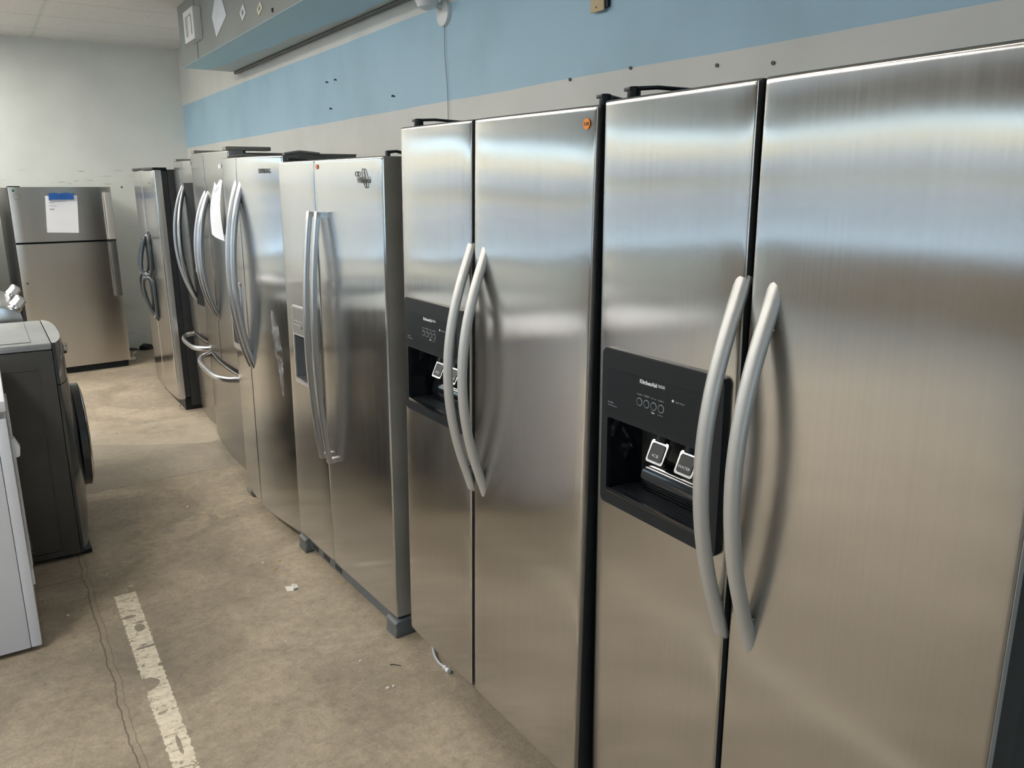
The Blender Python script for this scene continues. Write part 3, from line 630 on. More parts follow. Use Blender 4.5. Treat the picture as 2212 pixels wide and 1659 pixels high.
# loose hose under B
hz = thing('water_hose', 'grey plastic water tube with white fitting lying on the floor under the second fridge', 'hose', (.20, 2.2, 0))
pts = [Vector(q) for q in ((.066, .05, .060), (.062, .035, .03), (.052, .005, .010), (.040, -.035, .008), (.036, -.072, .008), (.038, -.10, .009))]
def smooth_path(p, k=6):
    out = []
    for i in range(len(p)-1):
        a = p[max(i-1, 0)]; b = p[i]; c = p[i+1]; d = p[min(i+2, len(p)-1)]
        for j in range(k):
            t = j/k; out.append(.5*((2*b)+(c-a)*t+(2*a-5*b+4*c-d)*t*t+(3*b-a-3*c+d)*t**3))
    out.append(p[-1]); return out
pts = smooth_path(pts); MB().tube(pts, .0045, 10).build('tube', 'tube', hz)
MB().lathe([(.0065, -.100), (.0085, -.103), (.0085, -.112), (.006, -.113), (.006, -.117), (.0085, -.119), (.0085, -.132)], (.038, 0, .010), 'y', 14).build('fitting', 'white_plastic', hz)

# ------------------------------------------------------------------ Whirlpool
t = thing('side_by_side_fridge', 'stainless side-by-side fridge with grey recessed dispenser, flat silver bar handles and Whirlpool badge', 'fridge', (.19096, 2.3693, 0), .04547, None, (.0127, -.00476))
C_ = t; top, z0, sp, Wd = 1.6703, .0315+.03, .542, .910
z0 = .075
MB().box(.076, .68, .006, Wd-.006, .05, top-.005).build('cabinet', 'flank_grey', t, bevel=.004)
HC = (.700, .838, .800, 1.100)
d1, f1 = door(t, 'freezer_door', sp+.003, Wd, z0, top, 'steel_cool', 'flank_grey', .07, pil=(.0016, 10, .002, 6), hole=HC, seed=11)
d2, f2 = door(t, 'fridge_door', 0, sp-.003, z0, top, 'steel_cool', 'flank_grey', .07, pil=(.0016, 10, .002, 6), seed=12)
for dd, ya, yb in ((d1, sp+.003, Wd), (d2, 0, sp-.003)): MB().box(.070, .0758, ya+.012, yb-.012, z0+.01, top-.01).build('gasket', 'cabinet_black', dd)
def bar_handle(parent, y, za, zb, out, w, th, mat, xin=.0, n=24, power=1.0):
    mb = MB(); pts = []
    for i in range(n+1):
        u = 2*i/n-1; pts.append((xin-out*(.42+.58*(1-u*u)**power), y, za+(zb-za)*i/n))
    mb.tube(pts, w/2, 4, th/w, (0, 1, 0), square=True)
    h = mb.build('handle', mat, parent, smooth=30, bevel=.0015)
    for z in (za+.001, zb-.019): MB().box(-out*.42+th*.3, -.003, y-w*.42, y+w*.42, z, z+.018).build('mount', mat, h)
    return h
for dd, yy in ((d1, sp+.030-.026), (d2, sp-.070)): bar_handle(dd, yy+.0, .530, 1.487, .062, .026, .016, 'handle_b')
mb = MB(); frame_ring(mb, rring(.664, .842, .782, 1.108, .016), rring(.680, .834, .800, .985, .010), -.006, .0, .01)
dp = mb.build('dispenser', 'handle', d1, smooth=30)
cav = MB(); cav.add([(-.001, .680, .80), (-.001, .834, .80), (-.001, .834, .985), (-.001, .680, .985), (.068, .690, .815), (.068, .824, .815), (.068, .824, .985), (.068, .690, .985)], [(0, 1, 5, 4), (1, 2, 6, 5), (2, 3, 7, 6), (3, 0, 4, 7), (4, 5, 6, 7)])
cav.build('cavity', 'grille', dp, smooth=0)
pn = MB().prism(rring(.672, .832, .992, 1.099, .010), 'x', -.0085, -.0062).build('control_panel', 'taupe', dp)
for k in range(5): MB().lathe([(.0028, -.001), (.0028, 0)], (-.0085, .805-k*.018, 1.045), 'x', 8).build('indicator', 'ink_white', pn)
text(pn, 'lettering', 'Water   Ice   Light   Lock', .815, 1.028, .070, mat='ink_white', x=-.009); MB().lathe([(.006, -.001), (.006, 0)], (-.0085, .735, 1.022), 'x', 12).build('button', 'ink_dark', pn)
MB().box(-.010, .05, .684, .830, .7995, .806).build('drip_tray', 'handle_b', dp, bevel=.001)
# badge
bd = text(d2, 'brand_lettering', 'Whirlpool', .176, 1.588, .092, mat='badge_ink', x=-.0050, bold=.0, depth=.0006, stretch=1.45)
mb = MB(); 
for (cy, cz, ry, rz, ro) in ((.118, 1.603, .012, .032, -.35),):
    pts = []
    for k in range(29):
        th = 2*PI*k/28; a, b = ry*math.cos(th), rz*math.sin(th); pts.append((-.0060, cy+a*math.cos(ro)-b*math.sin(ro), cz+a*math.sin(ro)+b*math.cos(ro)))
    mb.tube(pts, .0014, 6)
mb.build('badge_swirl', 'ink_dark', d2)
pts = [(-.0060, .172+.013*math.cos(2*PI*k/16), 1.617+.007*math.sin(2*PI*k/16)) for k in range(17)]; MB().tube(pts, .0016, 6).build('badge_swirl', 'ink_dark', d2)
o = MB().lathe([(.009, -.0008), (.009, 0)], (-.0034, .510, 1.645), 'x', 20).build('price_sticker', 'orange_dark', d2)
# base
mb = MB(); mb.box(.016, .07, .02, Wd-.03, .018, .062); bg_ = mb.build('base_grille', 'grille', t, bevel=.004)
for yy in (-.012, Wd-.075):
    mb = MB(); mb.prism([(-.012, .0005), (.066, .0005), (.066, .064), (.0, .064), (-.012, .055), (-.006, .036)], 'y', yy, yy+.078); mb.build('foot_cover', 'grille', t, bevel=.006)
for k in range(3): MB().box(.0140, .0158, Wd-.40+k*.12, Wd-.34+k*.12, .030, .050).build('slot', 'black', bg_)
for zz in (top+.001,):
    mb = MB(); mb.tube([(.03, .02, top+.012), (.06, .022, top+.016), (.10, .03, top+.010), (.15, .03, top-.003)], [.012, .009, .012, .012], 8, .5); mb.lathe([(.008, 0), (.008, .018)], (.03, .02, top-.002), 'z', 10); mb.build('hinge_cover', 'cabinet_black', t)
    mb = MB(); mb.tube([(.03, Wd-.03, top+.012), (.10, Wd-.04, top+.010), (.15, Wd-.04, top-.003)], [.010, .012, .012], 8, .5); mb.build('hinge_cover', 'cabinet_black', t)
MB().tube([(.01, .014, .068), (.09, .012, .070)], .006, 8, .5).build('bottom_hinge', 'chrome', t)

# ------------------------------------------------------------------ Samsung with bowed doors
t = thing('side_by_side_fridge', 'side-by-side fridge with bowed steel doors, paired tubular handles and a white smear on its door', 'fridge', (.175, 3.29, 0), .056, None, (.003, -.016))
D_ = t; top, z0, sp, Wd = 1.700, .045, .467, .775
bowD = lambda y: .034*(1-((y-Wd/2)/(Wd/2))**2)
MB().box(.076, .70, .006, Wd-.006, .03, top-.01).build('cabinet', 'cabinet_grey', t, bevel=.004)
d1, f1 = door(t, 'freezer_door', sp+.003, Wd, z0, top, 'steel_cool', 'side_steel', .07, pil=(.002, 20, .0, 6), bow=bowD, seed=21)
d2, f2 = door(t, 'fridge_door', 0, sp-.003, z0, top, 'steel_cool', 'side_steel', .07, pil=(.002, 20, .0, 6), bow=bowD, seed=22)
for dd, ya, yb in ((d1, sp+.003, Wd), (d2, 0, sp-.003)): MB().box(.070, .0758, ya+.012, yb-.012, z0+.01, top-.01).build('gasket', 'cabinet_black', dd)
for dd, yy in ((d1, sp+.030), (d2, sp-.036)):
    h = arc_handle(dd, yy, .735, 1.60, .062+.03, .0165, 'handle_b', flat=.85, xin=-.018, seg=16)
dp = MB().prism(rring(.54, .70, .80, 1.13, .02), 'x', -.036, -.005).build('dispenser', 'handle_b', d1)
MB().prism(rring(.555, .685, .83, .99, .012), 'x', -.0375, -.0362).build('cavity', 'black', dp); MB().prism(rring(.555, .685, 1.01, 1.11, .01), 'x', -.0375, -.0362).build('control_panel', 'gloss', dp)
yc_, sl_ = .146, (f2(.156, 1.64)-f2(.136, 1.64))/.02
text(d2, 'brand_lettering', 'SAMSUNG', 0, 0, .105, mat='badge_ink', depth=.0006, stretch=1.35, M0=Matrix.Translation((f2(yc_, 1.64)-.0012, yc_, 1.630)) @ Matrix.Rotation(-math.atan(sl_), 4, 'Z') @ Matrix(((0, 0, -1, 0), (-1, 0, 0, .052), (0, 1, 0, 0), (0, 0, 0, 1))))
mb = MB(); mb.tube([(.02, .03, top+.006), (.09, .04, top+.016), (.18, .05, top+.010)], [.010, .013, .013], 8, .5); mb.build('hinge_cover', 'taupe', t)
MB().tube([(.02, Wd-.03, top+.006), (.09, Wd-.04, top+.016), (.18, Wd-.05, top+.010)], [.010, .013, .013], 8, .5).build('hinge_cover', 'taupe', t)
MB().box(.012, .07, .02, Wd-.02, .004, .040).build('base_grille', 'taupe', t, bevel=.008)
MB().prism([(-.004, .0005), (.06, .0005), (.06, .042), (-.004, .042), (-.012, .02)], 'y', Wd-.07, Wd-.005).build('foot_cover', 'taupe', t, bevel=.006)
# dried smear of cleaner on the near door, a thin uneven film
mb = MB(); cen = [(.165, 1.05, .010), (.152, .99, .030), (.140, .93, .036), (.128, .87, .030), (.118, .80, .022), (.113, .72, .012), (.108, .66, .003)]
L = []; Rr = []
rs = random.Random(3)
def fyz(y, z): return (f2(y, z)-.0006, y, z)
st = []
for i in range(len(cen)-1):
    for j in range(5):
        u = j/5; st.append(tuple(cen[i][k]*(1-u)+cen[i+1][k]*u for k in range(3)))
for (y, z, w) in st: L.append(fyz(y-w*(.8+.5*rs.random()), z)); Rr.append(fyz(y+w*(.6+.7*rs.random()), z+.006))
N = len(L); mb.add(L+Rr, [(i, i+1, N+i+1, N+i) for i in range(N-1)])
m, n, l, p = new_mat('dried_cleaner_film'); M_['film'] = m
p.inputs['Base Color'].default_value = (.62, .64, .68, 1); p.inputs['Roughness'].default_value = .6
g = n.new('ShaderNodeNewGeometry'); q = n.new('ShaderNodeTexNoise'); q.inputs['Scale'].default_value = 22; q.inputs['Detail'].default_value = 7; l.new(g.outputs['Position'], q.inputs['Vector'])
r = n.new('ShaderNodeValToRGB'); l.new(q.outputs[0], r.inputs[0]); r.color_ramp.elements[0].position = .40; r.color_ramp.elements[1].position = .75; r.color_ramp.elements[1].color = (.5, .5, .5, 1)
l.new(r.outputs[0], p.inputs['Alpha'])
tag(mb.build('smear', 'film', d2), 'white dried smear')

# ------------------------------------------------------------------ French door fridge (with the taped sheet)
def french(label, loc, a, lean, top, z0, sp, Wd, dz, mat, seed, back, group=None, handles='tube', hub=False):
    t = thing('french_door_fridge', label, 'fridge', loc, -a, group, lean)
    bow = lambda y: .028*(1-((y-Wd/2)/(Wd/2))**2)
    MB().box(.080, back, .006, Wd-.006, .03, top-.012).build('cabinet', 'cabinet_grey', t, bevel=.004)
    dl, fl = door(t, 'left_door', sp+.004, Wd, dz+.012, top, mat, 'side_steel', .075, pil=(.001, 20, 0, 6), bow=bow, seed=seed)
    dr, fr_ = door(t, 'right_door', 0, sp-.004, dz+.012, top, mat, 'side_steel', .075, pil=(.001, 20, 0, 6), bow=bow, seed=seed+1)
    fz, ff = door(t, 'freezer_drawer', 0, Wd, z0, dz-.010, mat, 'side_steel', .075, pil=(.001, 20, 0, 6), bow=bow, seed=seed+2)
    MB().box(.030, .0799, .01, Wd-.01, dz-.012, dz+.014).build('door_gap', 'black', t)
    MB().box(-.024, -.0185, sp-.0035, sp+.0035, dz+.02, top-.004).build('mullion', 'handle_b', dl)
    if handles == 'tube':
        arc_handle(dl, sp+.028, .845, 1.56, .070+.025, .014, 'handle_b', flat=1.25, xin=-.010, taper=.35, bend=.012); arc_handle(dr, sp-.040, .845, 1.56, .070+.025, .014, 'handle_b', flat=1.25, xin=-.010, taper=.35, bend=-.012)
    else:
        arc_handle(dl, sp+.030, .84, 1.60, .075+.025, .008, 'handle_b', flat=1.7, xin=-.010, taper=.3, bend=.03); arc_handle(dr, sp-.030, .84, 1.60, .075+.025, .008, 'handle_b', flat=1.7, xin=-.010, taper=.3, bend=-.05)
    mb = MB(); pts = []; zc = dz-.028
    for i in range(29):
        u = 2*i/28-1; pts.append((-.012-.10*(1-u**4)**.6 if abs(u) < 1 else -.012, Wd*.5+u*Wd*.40, zc-.012*(1-u*u)))
    mb.tube(pts, .017, 12, .7, (0, 0, 1)); mb.build('handle', 'handle_b', fz, smooth=50)
    for q_ in ((.085, .16, .03, .09, .0005, .05), (.085, .16, Wd-.09, Wd-.03, .0005, .05)): MB().box(*q_).build('foot', 'cabinet_black', t)
    # hinge covers on top
    for yy in (.03, Wd-.11):
        mb = MB(); mb.box(.0, .22, yy, yy+.08, top+.001, top+.020).box(.02, .10, yy+.02, yy+.06, top-.02, top+.001); mb.build('hinge_cover', 'taupe', t, bevel=.004)
    return t, dl, dr, fz, fl, fr_
E_, Edl, Edr, Efz, fEl, fEr = french('french-door stainless fridge with bottom drawer and a white sheet hanging from its handle', (.19, 4.125, 0), .025, (-.01, -.02), 1.748, .053, .437, .92, .612, 'steel_dark', 31, .66)
MB().box(.10, .67, .02, .90, 1.7365, 1.7395).build('top_panel', 'taupe', E_)
bd = MB().box(-.018, -.014, .085, .145, 1.664, 1.684).build('badge', 'white_plastic', Edr)
MB().lathe([(.012, -.002), (.012, 0)], (-.008, .885, 1.70), 'x', 14).build('badge', 'taupe', Edl)
F_, Fdl, Fdr, Ffz, fFl, fFr = french('dark stainless french-door fridge with black glass panel and pointed bow handles', (.29, 5.07, 0), .01, (-.034, 0), 1.733, .035, .385, .78, .615, 'steel_dark', 41, .62, None, 'bow', True)
mb = MB(); 
pts = rring(.03, .345, .84, 1.60, .01)
N = len(pts); vs = [(fFr(q[0], q[1])-.003, *q) for q in pts]+[(fFr(q[0], q[1])+.003, *q) for q in pts]
ysn = [.03+.315*i/8 for i in range(9)]
mb.add([(fFr(y, z)-.004, y, z) for z in (.84, 1.60) for y in ysn]+[(fFr(y, z)+.002, y, z) for z in (.84, 1.60) for y in ysn],
       [(i, i+1, 9+i+1, 9+i) for i in range(8)]+[(18+i, 18+i+1, 27+i+1, 27+i) for i in range(8)]+[(i, i+1, 18+i+1, 18+i) for i in range(8)]+[(9+i, 9+i+1, 27+i+1, 27+i) for i in range(8)]+[(0, 9, 27, 18), (8, 17, 35, 26)])
hub = mb.build('screen_panel', 'screen', Fdr, smooth=0)
MB().box(-.0335, -.031, .10, .27, 1.05, 1.075).build('shelf', 'handle_b', Fdr)
tag(hub, 'tall black glass panel')

# ------------------------------------------------------------------ black-sided fridge at the end of the row
t = thing('side_by_side_fridge', 'black-sided side-by-side fridge with dark looped handles at the far end of the row', 'fridge', (.160, 5.925, 0), .007, None, (-.012, -.012))
G_ = t; top, z0, sp, Wd = 1.685, .09, .405, .81
MB().box(.085, .74, .004, Wd-.004, .03, top+.004).build('cabinet', 'cabinet_black', t, bevel=.01)
bowG = lambda y: .012*(1-((y-Wd/2)/(Wd/2))**2)
d1, f1 = door(t, 'freezer_door', sp+.003, Wd, z0, top, 'steel', 'steel_smooth', .046, pil=(.001, 16, .004, 6), bow=bowG, seed=51)
d2, f2 = door(t, 'fridge_door', 0, sp-.003, z0, top, 'steel', 'steel_smooth', .046, pil=(.001, 16, .004, 6), bow=bowG, seed=52)
for dd, ya, yb in ((d1, sp+.003, Wd), (d2, 0, sp-.003)):
    MB().box(.046, .0845, ya+.004, yb-.006, z0+.008, top-.004).build('gasket', 'cabinet_black', dd)
    mb = MB(); N = 13; fr2 = [( -.020*math.sin(PI*i/(N-1))-.004, ya+(yb-ya)*i/(N-1)) for i in range(N)]
    mb.prism([(.084, ya)]+[(q[0], q[1]) for q in fr2]+[(.084, yb)], 'z', top+.0005, top+.017); mb.build('top_cap', 'black', dd, bevel=.003)
def loop_handle(parent, y, z0, z1, zm):
    mb = MB()
    for (a, b, wd, ww) in ((zm+.008, z1, .050, 1), (z0, zm-.008, .050, 1)):
        pts = []
        for k in range(25):
            th = 2*PI*k/24; c_, s_ = math.cos(th), math.sin(th)
            sy = math.copysign(abs(c_)**.55, c_); sz = math.copysign(abs(s_)**.75, s_)
            zz = (a+b)/2+sz*(b-a)/2; u = (zz-z0)/(z1-z0)*2-1
            pts.append((-.026-.062*(1-u*u)*(.5+.5*sy), y+sy*.046, zz))
        mb.tube(pts, .0125, 10, 1.2, (1, 0, 0), caps=False)
    h = mb.build('handle', 'graphite_gloss', parent, smooth=60)
    for z in (z0-.03, z1-.045):
        q = MB(); q.tube([(-.010, y, z), (-.030, y, z+.035), (-.012, y, z+.075)], [.008, .030, .008], 10, .6, (0, 1, 0)); q.build('mount', 'graphite_gloss', h, smooth=60)
    return h
loop_handle(d1, sp+.045, .66, 1.22, .97); loop_handle(d2, sp-.055, .64, 1.245, .945)
MB().box(.045, .70, .02, Wd-.02, .0005, .085).build('base_grille', 'black', t)
MB().lathe([(.012, -.012), (.012, .0)], (.02, .06, .022), 'x', 12).build('roller_foot', 'chrome', t)
MB().lathe([(.003, -.004), (.003, 0)], (-.012, .13, 1.60), 'x', 10).build('screw', 'ink_dark', d2)

# ------------------------------------------------------------------ papers
def sheet(name, pts_grid, mat, label, cat, thick=.0006):
    """pts_grid rows of points; a curved sheet with thickness"""
    nr, nc = len(pts_grid), len(pts_grid[0]); vs = [Vector(p) for r in pts_grid for p in r]; nrm = (vs[1]-vs[0]).cross(vs[nc]-vs[0]).normalized()*thick
    vs2 = vs+[v+nrm for v in vs]; fs = []; o = nr*nc
    for i in range(nr-1):
        for j in range(nc-1):
            a = i*nc+j; fs += [(a, a+1, a+nc+1, a+nc), (o+a, o+a+nc, o+a+nc+1, o+a+1)]
    for j in range(nc-1): fs += [(j, j+1, o+j+1, o+j), ((nr-1)*nc+j, (nr-1)*nc+j+1, o+(nr-1)*nc+j+1, o+(nr-1)*nc+j)]
    for i in range(nr-1): fs += [(i*nc, (i+1)*nc, o+(i+1)*nc, o+i*nc), (i*nc+nc-1, (i+1)*nc+nc-1, o+(i+1)*nc+nc-1, o+i*nc+nc-1)]
    mb = MB(); mb.add(vs2, fs); ob = mb.build(name, mat); tag(ob, label, cat); return ob
# sheet hanging from E's near handle: corners found in its local frame
E_m = E_.matrix_world
def ep(x, y, z): return E_m @ Vector((x, y, z))
cor = dict(TL=(-.040, .160, 1.586), TR=(-.034, .010, 1.603), BL=(-.060, .270, 1.335), BR=(-.056, .010, 1.315))
grid = []
for i in range(9):
    v = i/8; row = []
    for j in range(7):
        u = j/6; a = Vector(cor['TL']).lerp(Vector(cor['TR']), u); b = Vector(cor['BL']).lerp(Vector(cor['BR']), u); q = a.lerp(b, v)
        q.x -= .010*math.sin(PI*u)+.012*math.sin(PI*v*1.2); q.z += .012*math.sin(u*9)*(1-v)*(1-v); row.append(ep(*q))
    grid.append(row)
pe = sheet('paper_sheet', grid, 'paper', 'curling white printed sheet hanging on the french-door fridge in the row', 'paper')
for k in range(5):
    u0, u1 = .22, (.80, .85, .5, .45, .5)[k]; v = (.10, .14, .26, .42, .47)[k]; pts = []
    rowp = []
    for s_ in range(5):
        u = u0+(u1-u0)*s_/4; a = Vector(cor['TL']).lerp(Vector(cor['TR']), u); b = Vector(cor['BL']).lerp(Vector(cor['BR']), u); q = a.lerp(b, v); q.x -= .010*math.sin(PI*u)+.012*math.sin(PI*v*1.2)+.0012; q.z += .012*math.sin(u*9)*(1-v)*(1-v); rowp.append(ep(*q))
    MB().tube(rowp, .0007, 4).build('print', 'ink_grey', pe)

# ------------------------------------------------------------------ top-freezer fridges on the far wall: local x right, y back
def tf_fridge(label, loc, rz, Wd, top, mid, z0, handle=True, seed=61, side='cabinet_grey'):
    t = thing('top_freezer_fridge', label, 'fridge', loc, rz, 'top-freezer fridges against the far wall')
    MB().box(0, Wd, .068, .66, .012, top-.006).build('cabinet', side, t, bevel=.004)
    MB().box(.02, Wd-.02, .02, .10, .0005, .05).build('kick_plate', 'black', t)
    def slab(name, a, b, sd):
        ys = [Wd*i/16 for i in range(17)]; zs = [a+(b-a)*i/24 for i in range(25)]; mb = MB()
        def fy(x, z):
            u = (x-Wd/2)/(Wd/2); return -.012*(1-u**8)-.0012*mnoise.noise(Vector((x*7+sd, z*1.3, sd)))
        vs = [(x, fy(x, z), z) for z in zs for x in ys]; mb.add(vs, [(j*17+i, j*17+i+1, (j+1)*17+i+1, (j+1)*17+i) for j in range(24) for i in range(16)]); mb.cur = 1
        for i in (0, 16): mb.add([(ys[i], fy(ys[i], z), z) for z in zs]+[(ys[i], .060, z) for z in zs], [(j, j+1, 25+j+1, 25+j) for j in range(24)])
        for z in (a, b): mb.add([(x, fy(x, z), z) for x in ys]+[(x, .060, z) for x in ys], [(i, i+1, 17+i+1, 17+i) for i in range(16)])
        mb.add([(0, .06, a), (Wd, .06, a), (Wd, .06, b), (0, .06, b)], [(0, 1, 2, 3)])
        d = mb.build(name, ['steel_smooth', 'cabinet_black'], t, smooth=40); MB().box(.008, Wd-.008, .060, .0675, a+.006, b-.006).build('gasket', 'black', d); return d
    fz = slab('freezer_door', mid+.008, top, seed); fd = slab('fridge_door', z0, mid-.008, seed+2)
    MB().box(.01, Wd-.01, .030, .0675, mid-.0078, mid+.0078).build('door_gap', 'black', t)
    if handle:
        for d, a, b in ((fz, mid+.012, top-.045), (fd, mid-.48, mid-.012)):
            mb = MB(); n_ = 12; pts = [(Wd-.038, -.027-.006*math.sin(PI*i/n_), a+(b-a)*i/n_) for i in range(n_+1)]
            mb.tube(pts, .028, 12, .52, (1, 0, 0), square=True); mb.build('handle', 'handle' if d is fz else 'side_steel', d, smooth=50)
        MB().box(Wd-.075, Wd-.005, -.004, .03, mid-.010, mid+.012).build('hinge', 'chrome', t)
    MB().box(.005, .09, .02, .07, top-.001, top+.008).build('hinge_cover', 'black', t)
    return t, fz, fd
H_, Hfz, Hfd = tf_fridge('stainless top-freezer fridge with a taped paper on its freezer door, against the far wall', (-.646, 7.70, 0), .10, .76, 1.575, 1.125, .060)
Hm = H_.matrix_world
def hp(x, y, z): return Hm @ Vector((x, y, z))
o = MB().lathe([(.010, -.0145), (.010, -.013)], (.035, 0, 1.545), 'y', 14).build('green_dot', 'green', Hfz)
pts = [(.055+.026*math.cos(2*PI*k/20), -.0135, 1.500+.026*math.sin(2*PI*k/20)) for k in range(21)]; MB().tube(pts, .0012, 5).build('badge_ring', 'taupe', Hfz)
MB().lathe([(.008, -.0150), (.008, -.013)], (.040, 0, .800), 'y', 14).build('keyhole', 'ink_dark', Hfd)
grid = [[hp(.255+.235*j/5-.004*i, -.020-.006*math.sin(i*.5)-.004*(j == 5)-.012*(i/6)**2, 1.505-.295*i/6-.012*j/5*(i/6)) for j in range(6)] for i in range(7)]
ph = sheet('paper_sheet', grid, 'paper', 'white printed sheet held by blue tape on the top-freezer fridge', 'paper')
for k, (a, b, z) in enumerate(((.275, .295, 1.475), (.285, .40, 1.462), (.275, .31, 1.452), (.275, .33, 1.425), (.275, .31, 1.402), (.275, .305, 1.394))):
    MB().tube([hp(a, -.031, z), hp(b, -.031, z-.003)], .0016 if k else .006, 5).build('print', 'ink_grey', ph)
grid = [[hp(.275+.185*j/6+(.012 if i == 0 else 0), -.046-.002*math.sin(j*1.3), 1.525-.052*i/3+.004*math.sin(j*2.1)*(i == 0)) for j in range(7)] for i in range(4)]
sheet('masking_tape', grid, 'tape', 'strip of blue tape across the top of the sheet on the top-freezer fridge', 'tape')
I_, Ifz, Ifd = tf_fridge('second top-freezer fridge cut off by the left picture edge, beside the one with the paper', (-1.585, 7.62, 0), .03, .76, 1.66, .835, .046, False, 71)

# ------------------------------------------------------------------ graphite front-load dryer; local: x towards its front, y away, z up
t = thing('front_load_dryer', 'graphite front-loading dryer with dusty top, seen from its side', 'dryer', (-.690, 3.72, 0), 0)
H0 = .925; DP = .70; WJ = .686
mb = MB(); mb.box(-DP, 0, 0, WJ, .018, H0); jb = mb.build('cabinet', 'graphite', t, bevel=.004)
# pressed panel on the flank
mb = MB()
def rel(x0, x1, z0, z1, w=.006, d=.003):
    for q in ((x0, x1, z0, z0+w), (x0, x1, z1-w, z1), (x0, x0+w, z0+w, z1-w), (x1-w, x1, z0+w, z1-w)): mb.box(q[0], q[1], -d, 0, q[2], q[3])
rel(-.235, -.060, .040, .855); rel(-.50, -.27, .040, .855); mb.build('pressed_panel', 'graphite', jb, bevel=.0012)
mb = MB(); mb.box(-DP, .0, .0, WJ, H0+.003, H0+.030); tp = mb.build('top', 'grey_top', t, bevel=.006)
MB().box(-DP+.04, -.07, .05, WJ-.05, H0+.0305, H0+.034).build('top_panel', 'grey_top', tp, bevel=.003)
MB().box(-DP, .0, -.0012, .0, H0+.018, H0+.024).build('edge_trim', 'handle_b', tp)
# front fascia: bulging in plan and profile
def fascia(zz0, zz1, nz, xf, mat, name, cap=False):
    mb = MB(); ny = 18; rows = []
    for j in range(nz+1):
        z = zz0+(zz1-zz0)*j/nz; d = xf(z); row = []
        for i in range(ny+1):
            u = 2*i/ny-1; row.append((.002+d*(1-abs(u)**5)+.030*(1-abs(u)**2.2)*.5+.012, WJ/2*(1+u), z))
        rows.append(row)
    nn = ny+1; vs = [q for r in rows for q in r]; fs = [(j*nn+i, j*nn+i+1, (j+1)*nn+i+1, (j+1)*nn+i) for j in range(nz) for i in range(ny)]
    mb.add(vs, fs)
    for r in (rows[0], rows[-1]):
        mb.cur = 1 if (cap and r is rows[-1]) else 0
        mb.add(r+[(.002, q[1], q[2]) for q in r], [(i, i+1, nn+i+1, nn+i) for i in range(ny)])
    mb.cur = 0
    for i in (0, ny): mb.add([r[i] for r in rows]+[(.002, r[i][1], r[i][2]) for r in rows], [(j, j+1, nz+1+j+1, nz+1+j) for j in range(nz)])
    return mb.build(name, mat, t, smooth=50)
prof = lambda z: .045*math.sin(PI*min(1, max(0, (z+.10)/1.05)))**.7
low = fascia(.020, .775, 16, prof, 'graphite_gloss', 'front_panel')
def prof2(z):
    q = (z-.779)/(H0+.030-.779); return prof(.777)*(1-q**4*.30)
up = fascia(.779, H0+.030, 10, prof2, ['graphite_gloss', 'grey_top'], 'control_panel', True)  # cap's pale grey paints in reflected light as well as dust
mb = MB(); mb.lathe([(.024, .0), (.030, .008), (.028, .024), (.018, .028)], (.046, .30, .880), 'x', 24); mb.build('knob', 'chrome', up, smooth=50)
mb = MB(); mb.lathe([(.240, .0), (.238, .028), (.215, .040), (.190, .034), (.185, .018)], (.066, WJ/2, .46), 'x', 48); dj = mb.build('door', 'graphite_gloss', t, smooth=50); MB().lathe([(.236, .026), (.241, .030), (.236, .034), (.228, .036), (.228, .030)], (.066, WJ/2, .46), 'x', 48).build('trim_ring', 'chrome', dj, smooth=50)
MB().lathe([(.184, .0), (.184, .030), (.10, .045), (.02, .050)], (.066, WJ/2, .46), 'x', 40).build('door_glass', 'gloss', dj, smooth=50)
for q_ in ((.010, .045, .02, WJ-.02, .0005, .019), (-DP+.03, -DP+.09, .03, .09, .0005, .018), (-.09, -.03, .03, .09, .0005, .018)): MB().box(*q_).build('foot', 'black', t)
for (x, z, w, h) in ((-.195, .085, .020, .05), (-.19, .14, .014, .012), (-.20, .066, .03, .004)):
    tag(MB().prism([(x, z), (x+w, z-.004), (x+w*.8, z+h*.8), (x+w*.3, z+h)], 'y', -.0012, -.0002).build('paint_chip', 'taupe', jb, smooth=0), 'bare scraped patch')

# white dryer in the left foreground
t = thing('white_dryer', 'white enamel dryer standing in the left foreground, cut off by the picture edge', 'dryer', (-.882, 2.98, 0), 0)
kb = MB().box(-.70, -.034, 0, .686, .018, .865).build('cabinet', 'white_enamel', t, bevel=.004)
MB().box(-.0335, 0, 0, .686, .018, .842).build('front_panel', 'white_enamel', t, bevel=.006)
MB().box(-.70, .004, -.004, .690, .868, .905).build('top', 'white_enamel', t, bevel=.007)
MB().box(-.034, -.0335, .003, .683, .020, .84).build('panel_seam', 'cabinet_grey', t)
MB().box(-.66, -.02, .04, .64, .905, .91).build('top_panel', 'white_enamel', t, bevel=.002)
MB().prism([(.0, .765), (.012, .770), (.026, .735), (.022, .705), (.0, .70)], 'y', .02, .06).build('door_handle', 'white_plastic', t, bevel=.003)
MB().box(0, .008, .01, .05, .245, .30).build('hinge', 'white_plastic', t, bevel=.002)
MB().box(0, .010, .16, .60, .25, .80).build('door', 'white_enamel', t, bevel=.01)
for q_ in ((-.66, -.60, .04, .10, .0005, .018), (-.10, -.05, .04, .10, .0005, .018), (-.66, -.60, .58, .64, .0005, .018), (-.10, -.05, .58, .64, .0005, .018)): MB().box(*q_).build('foot', 'black', t)

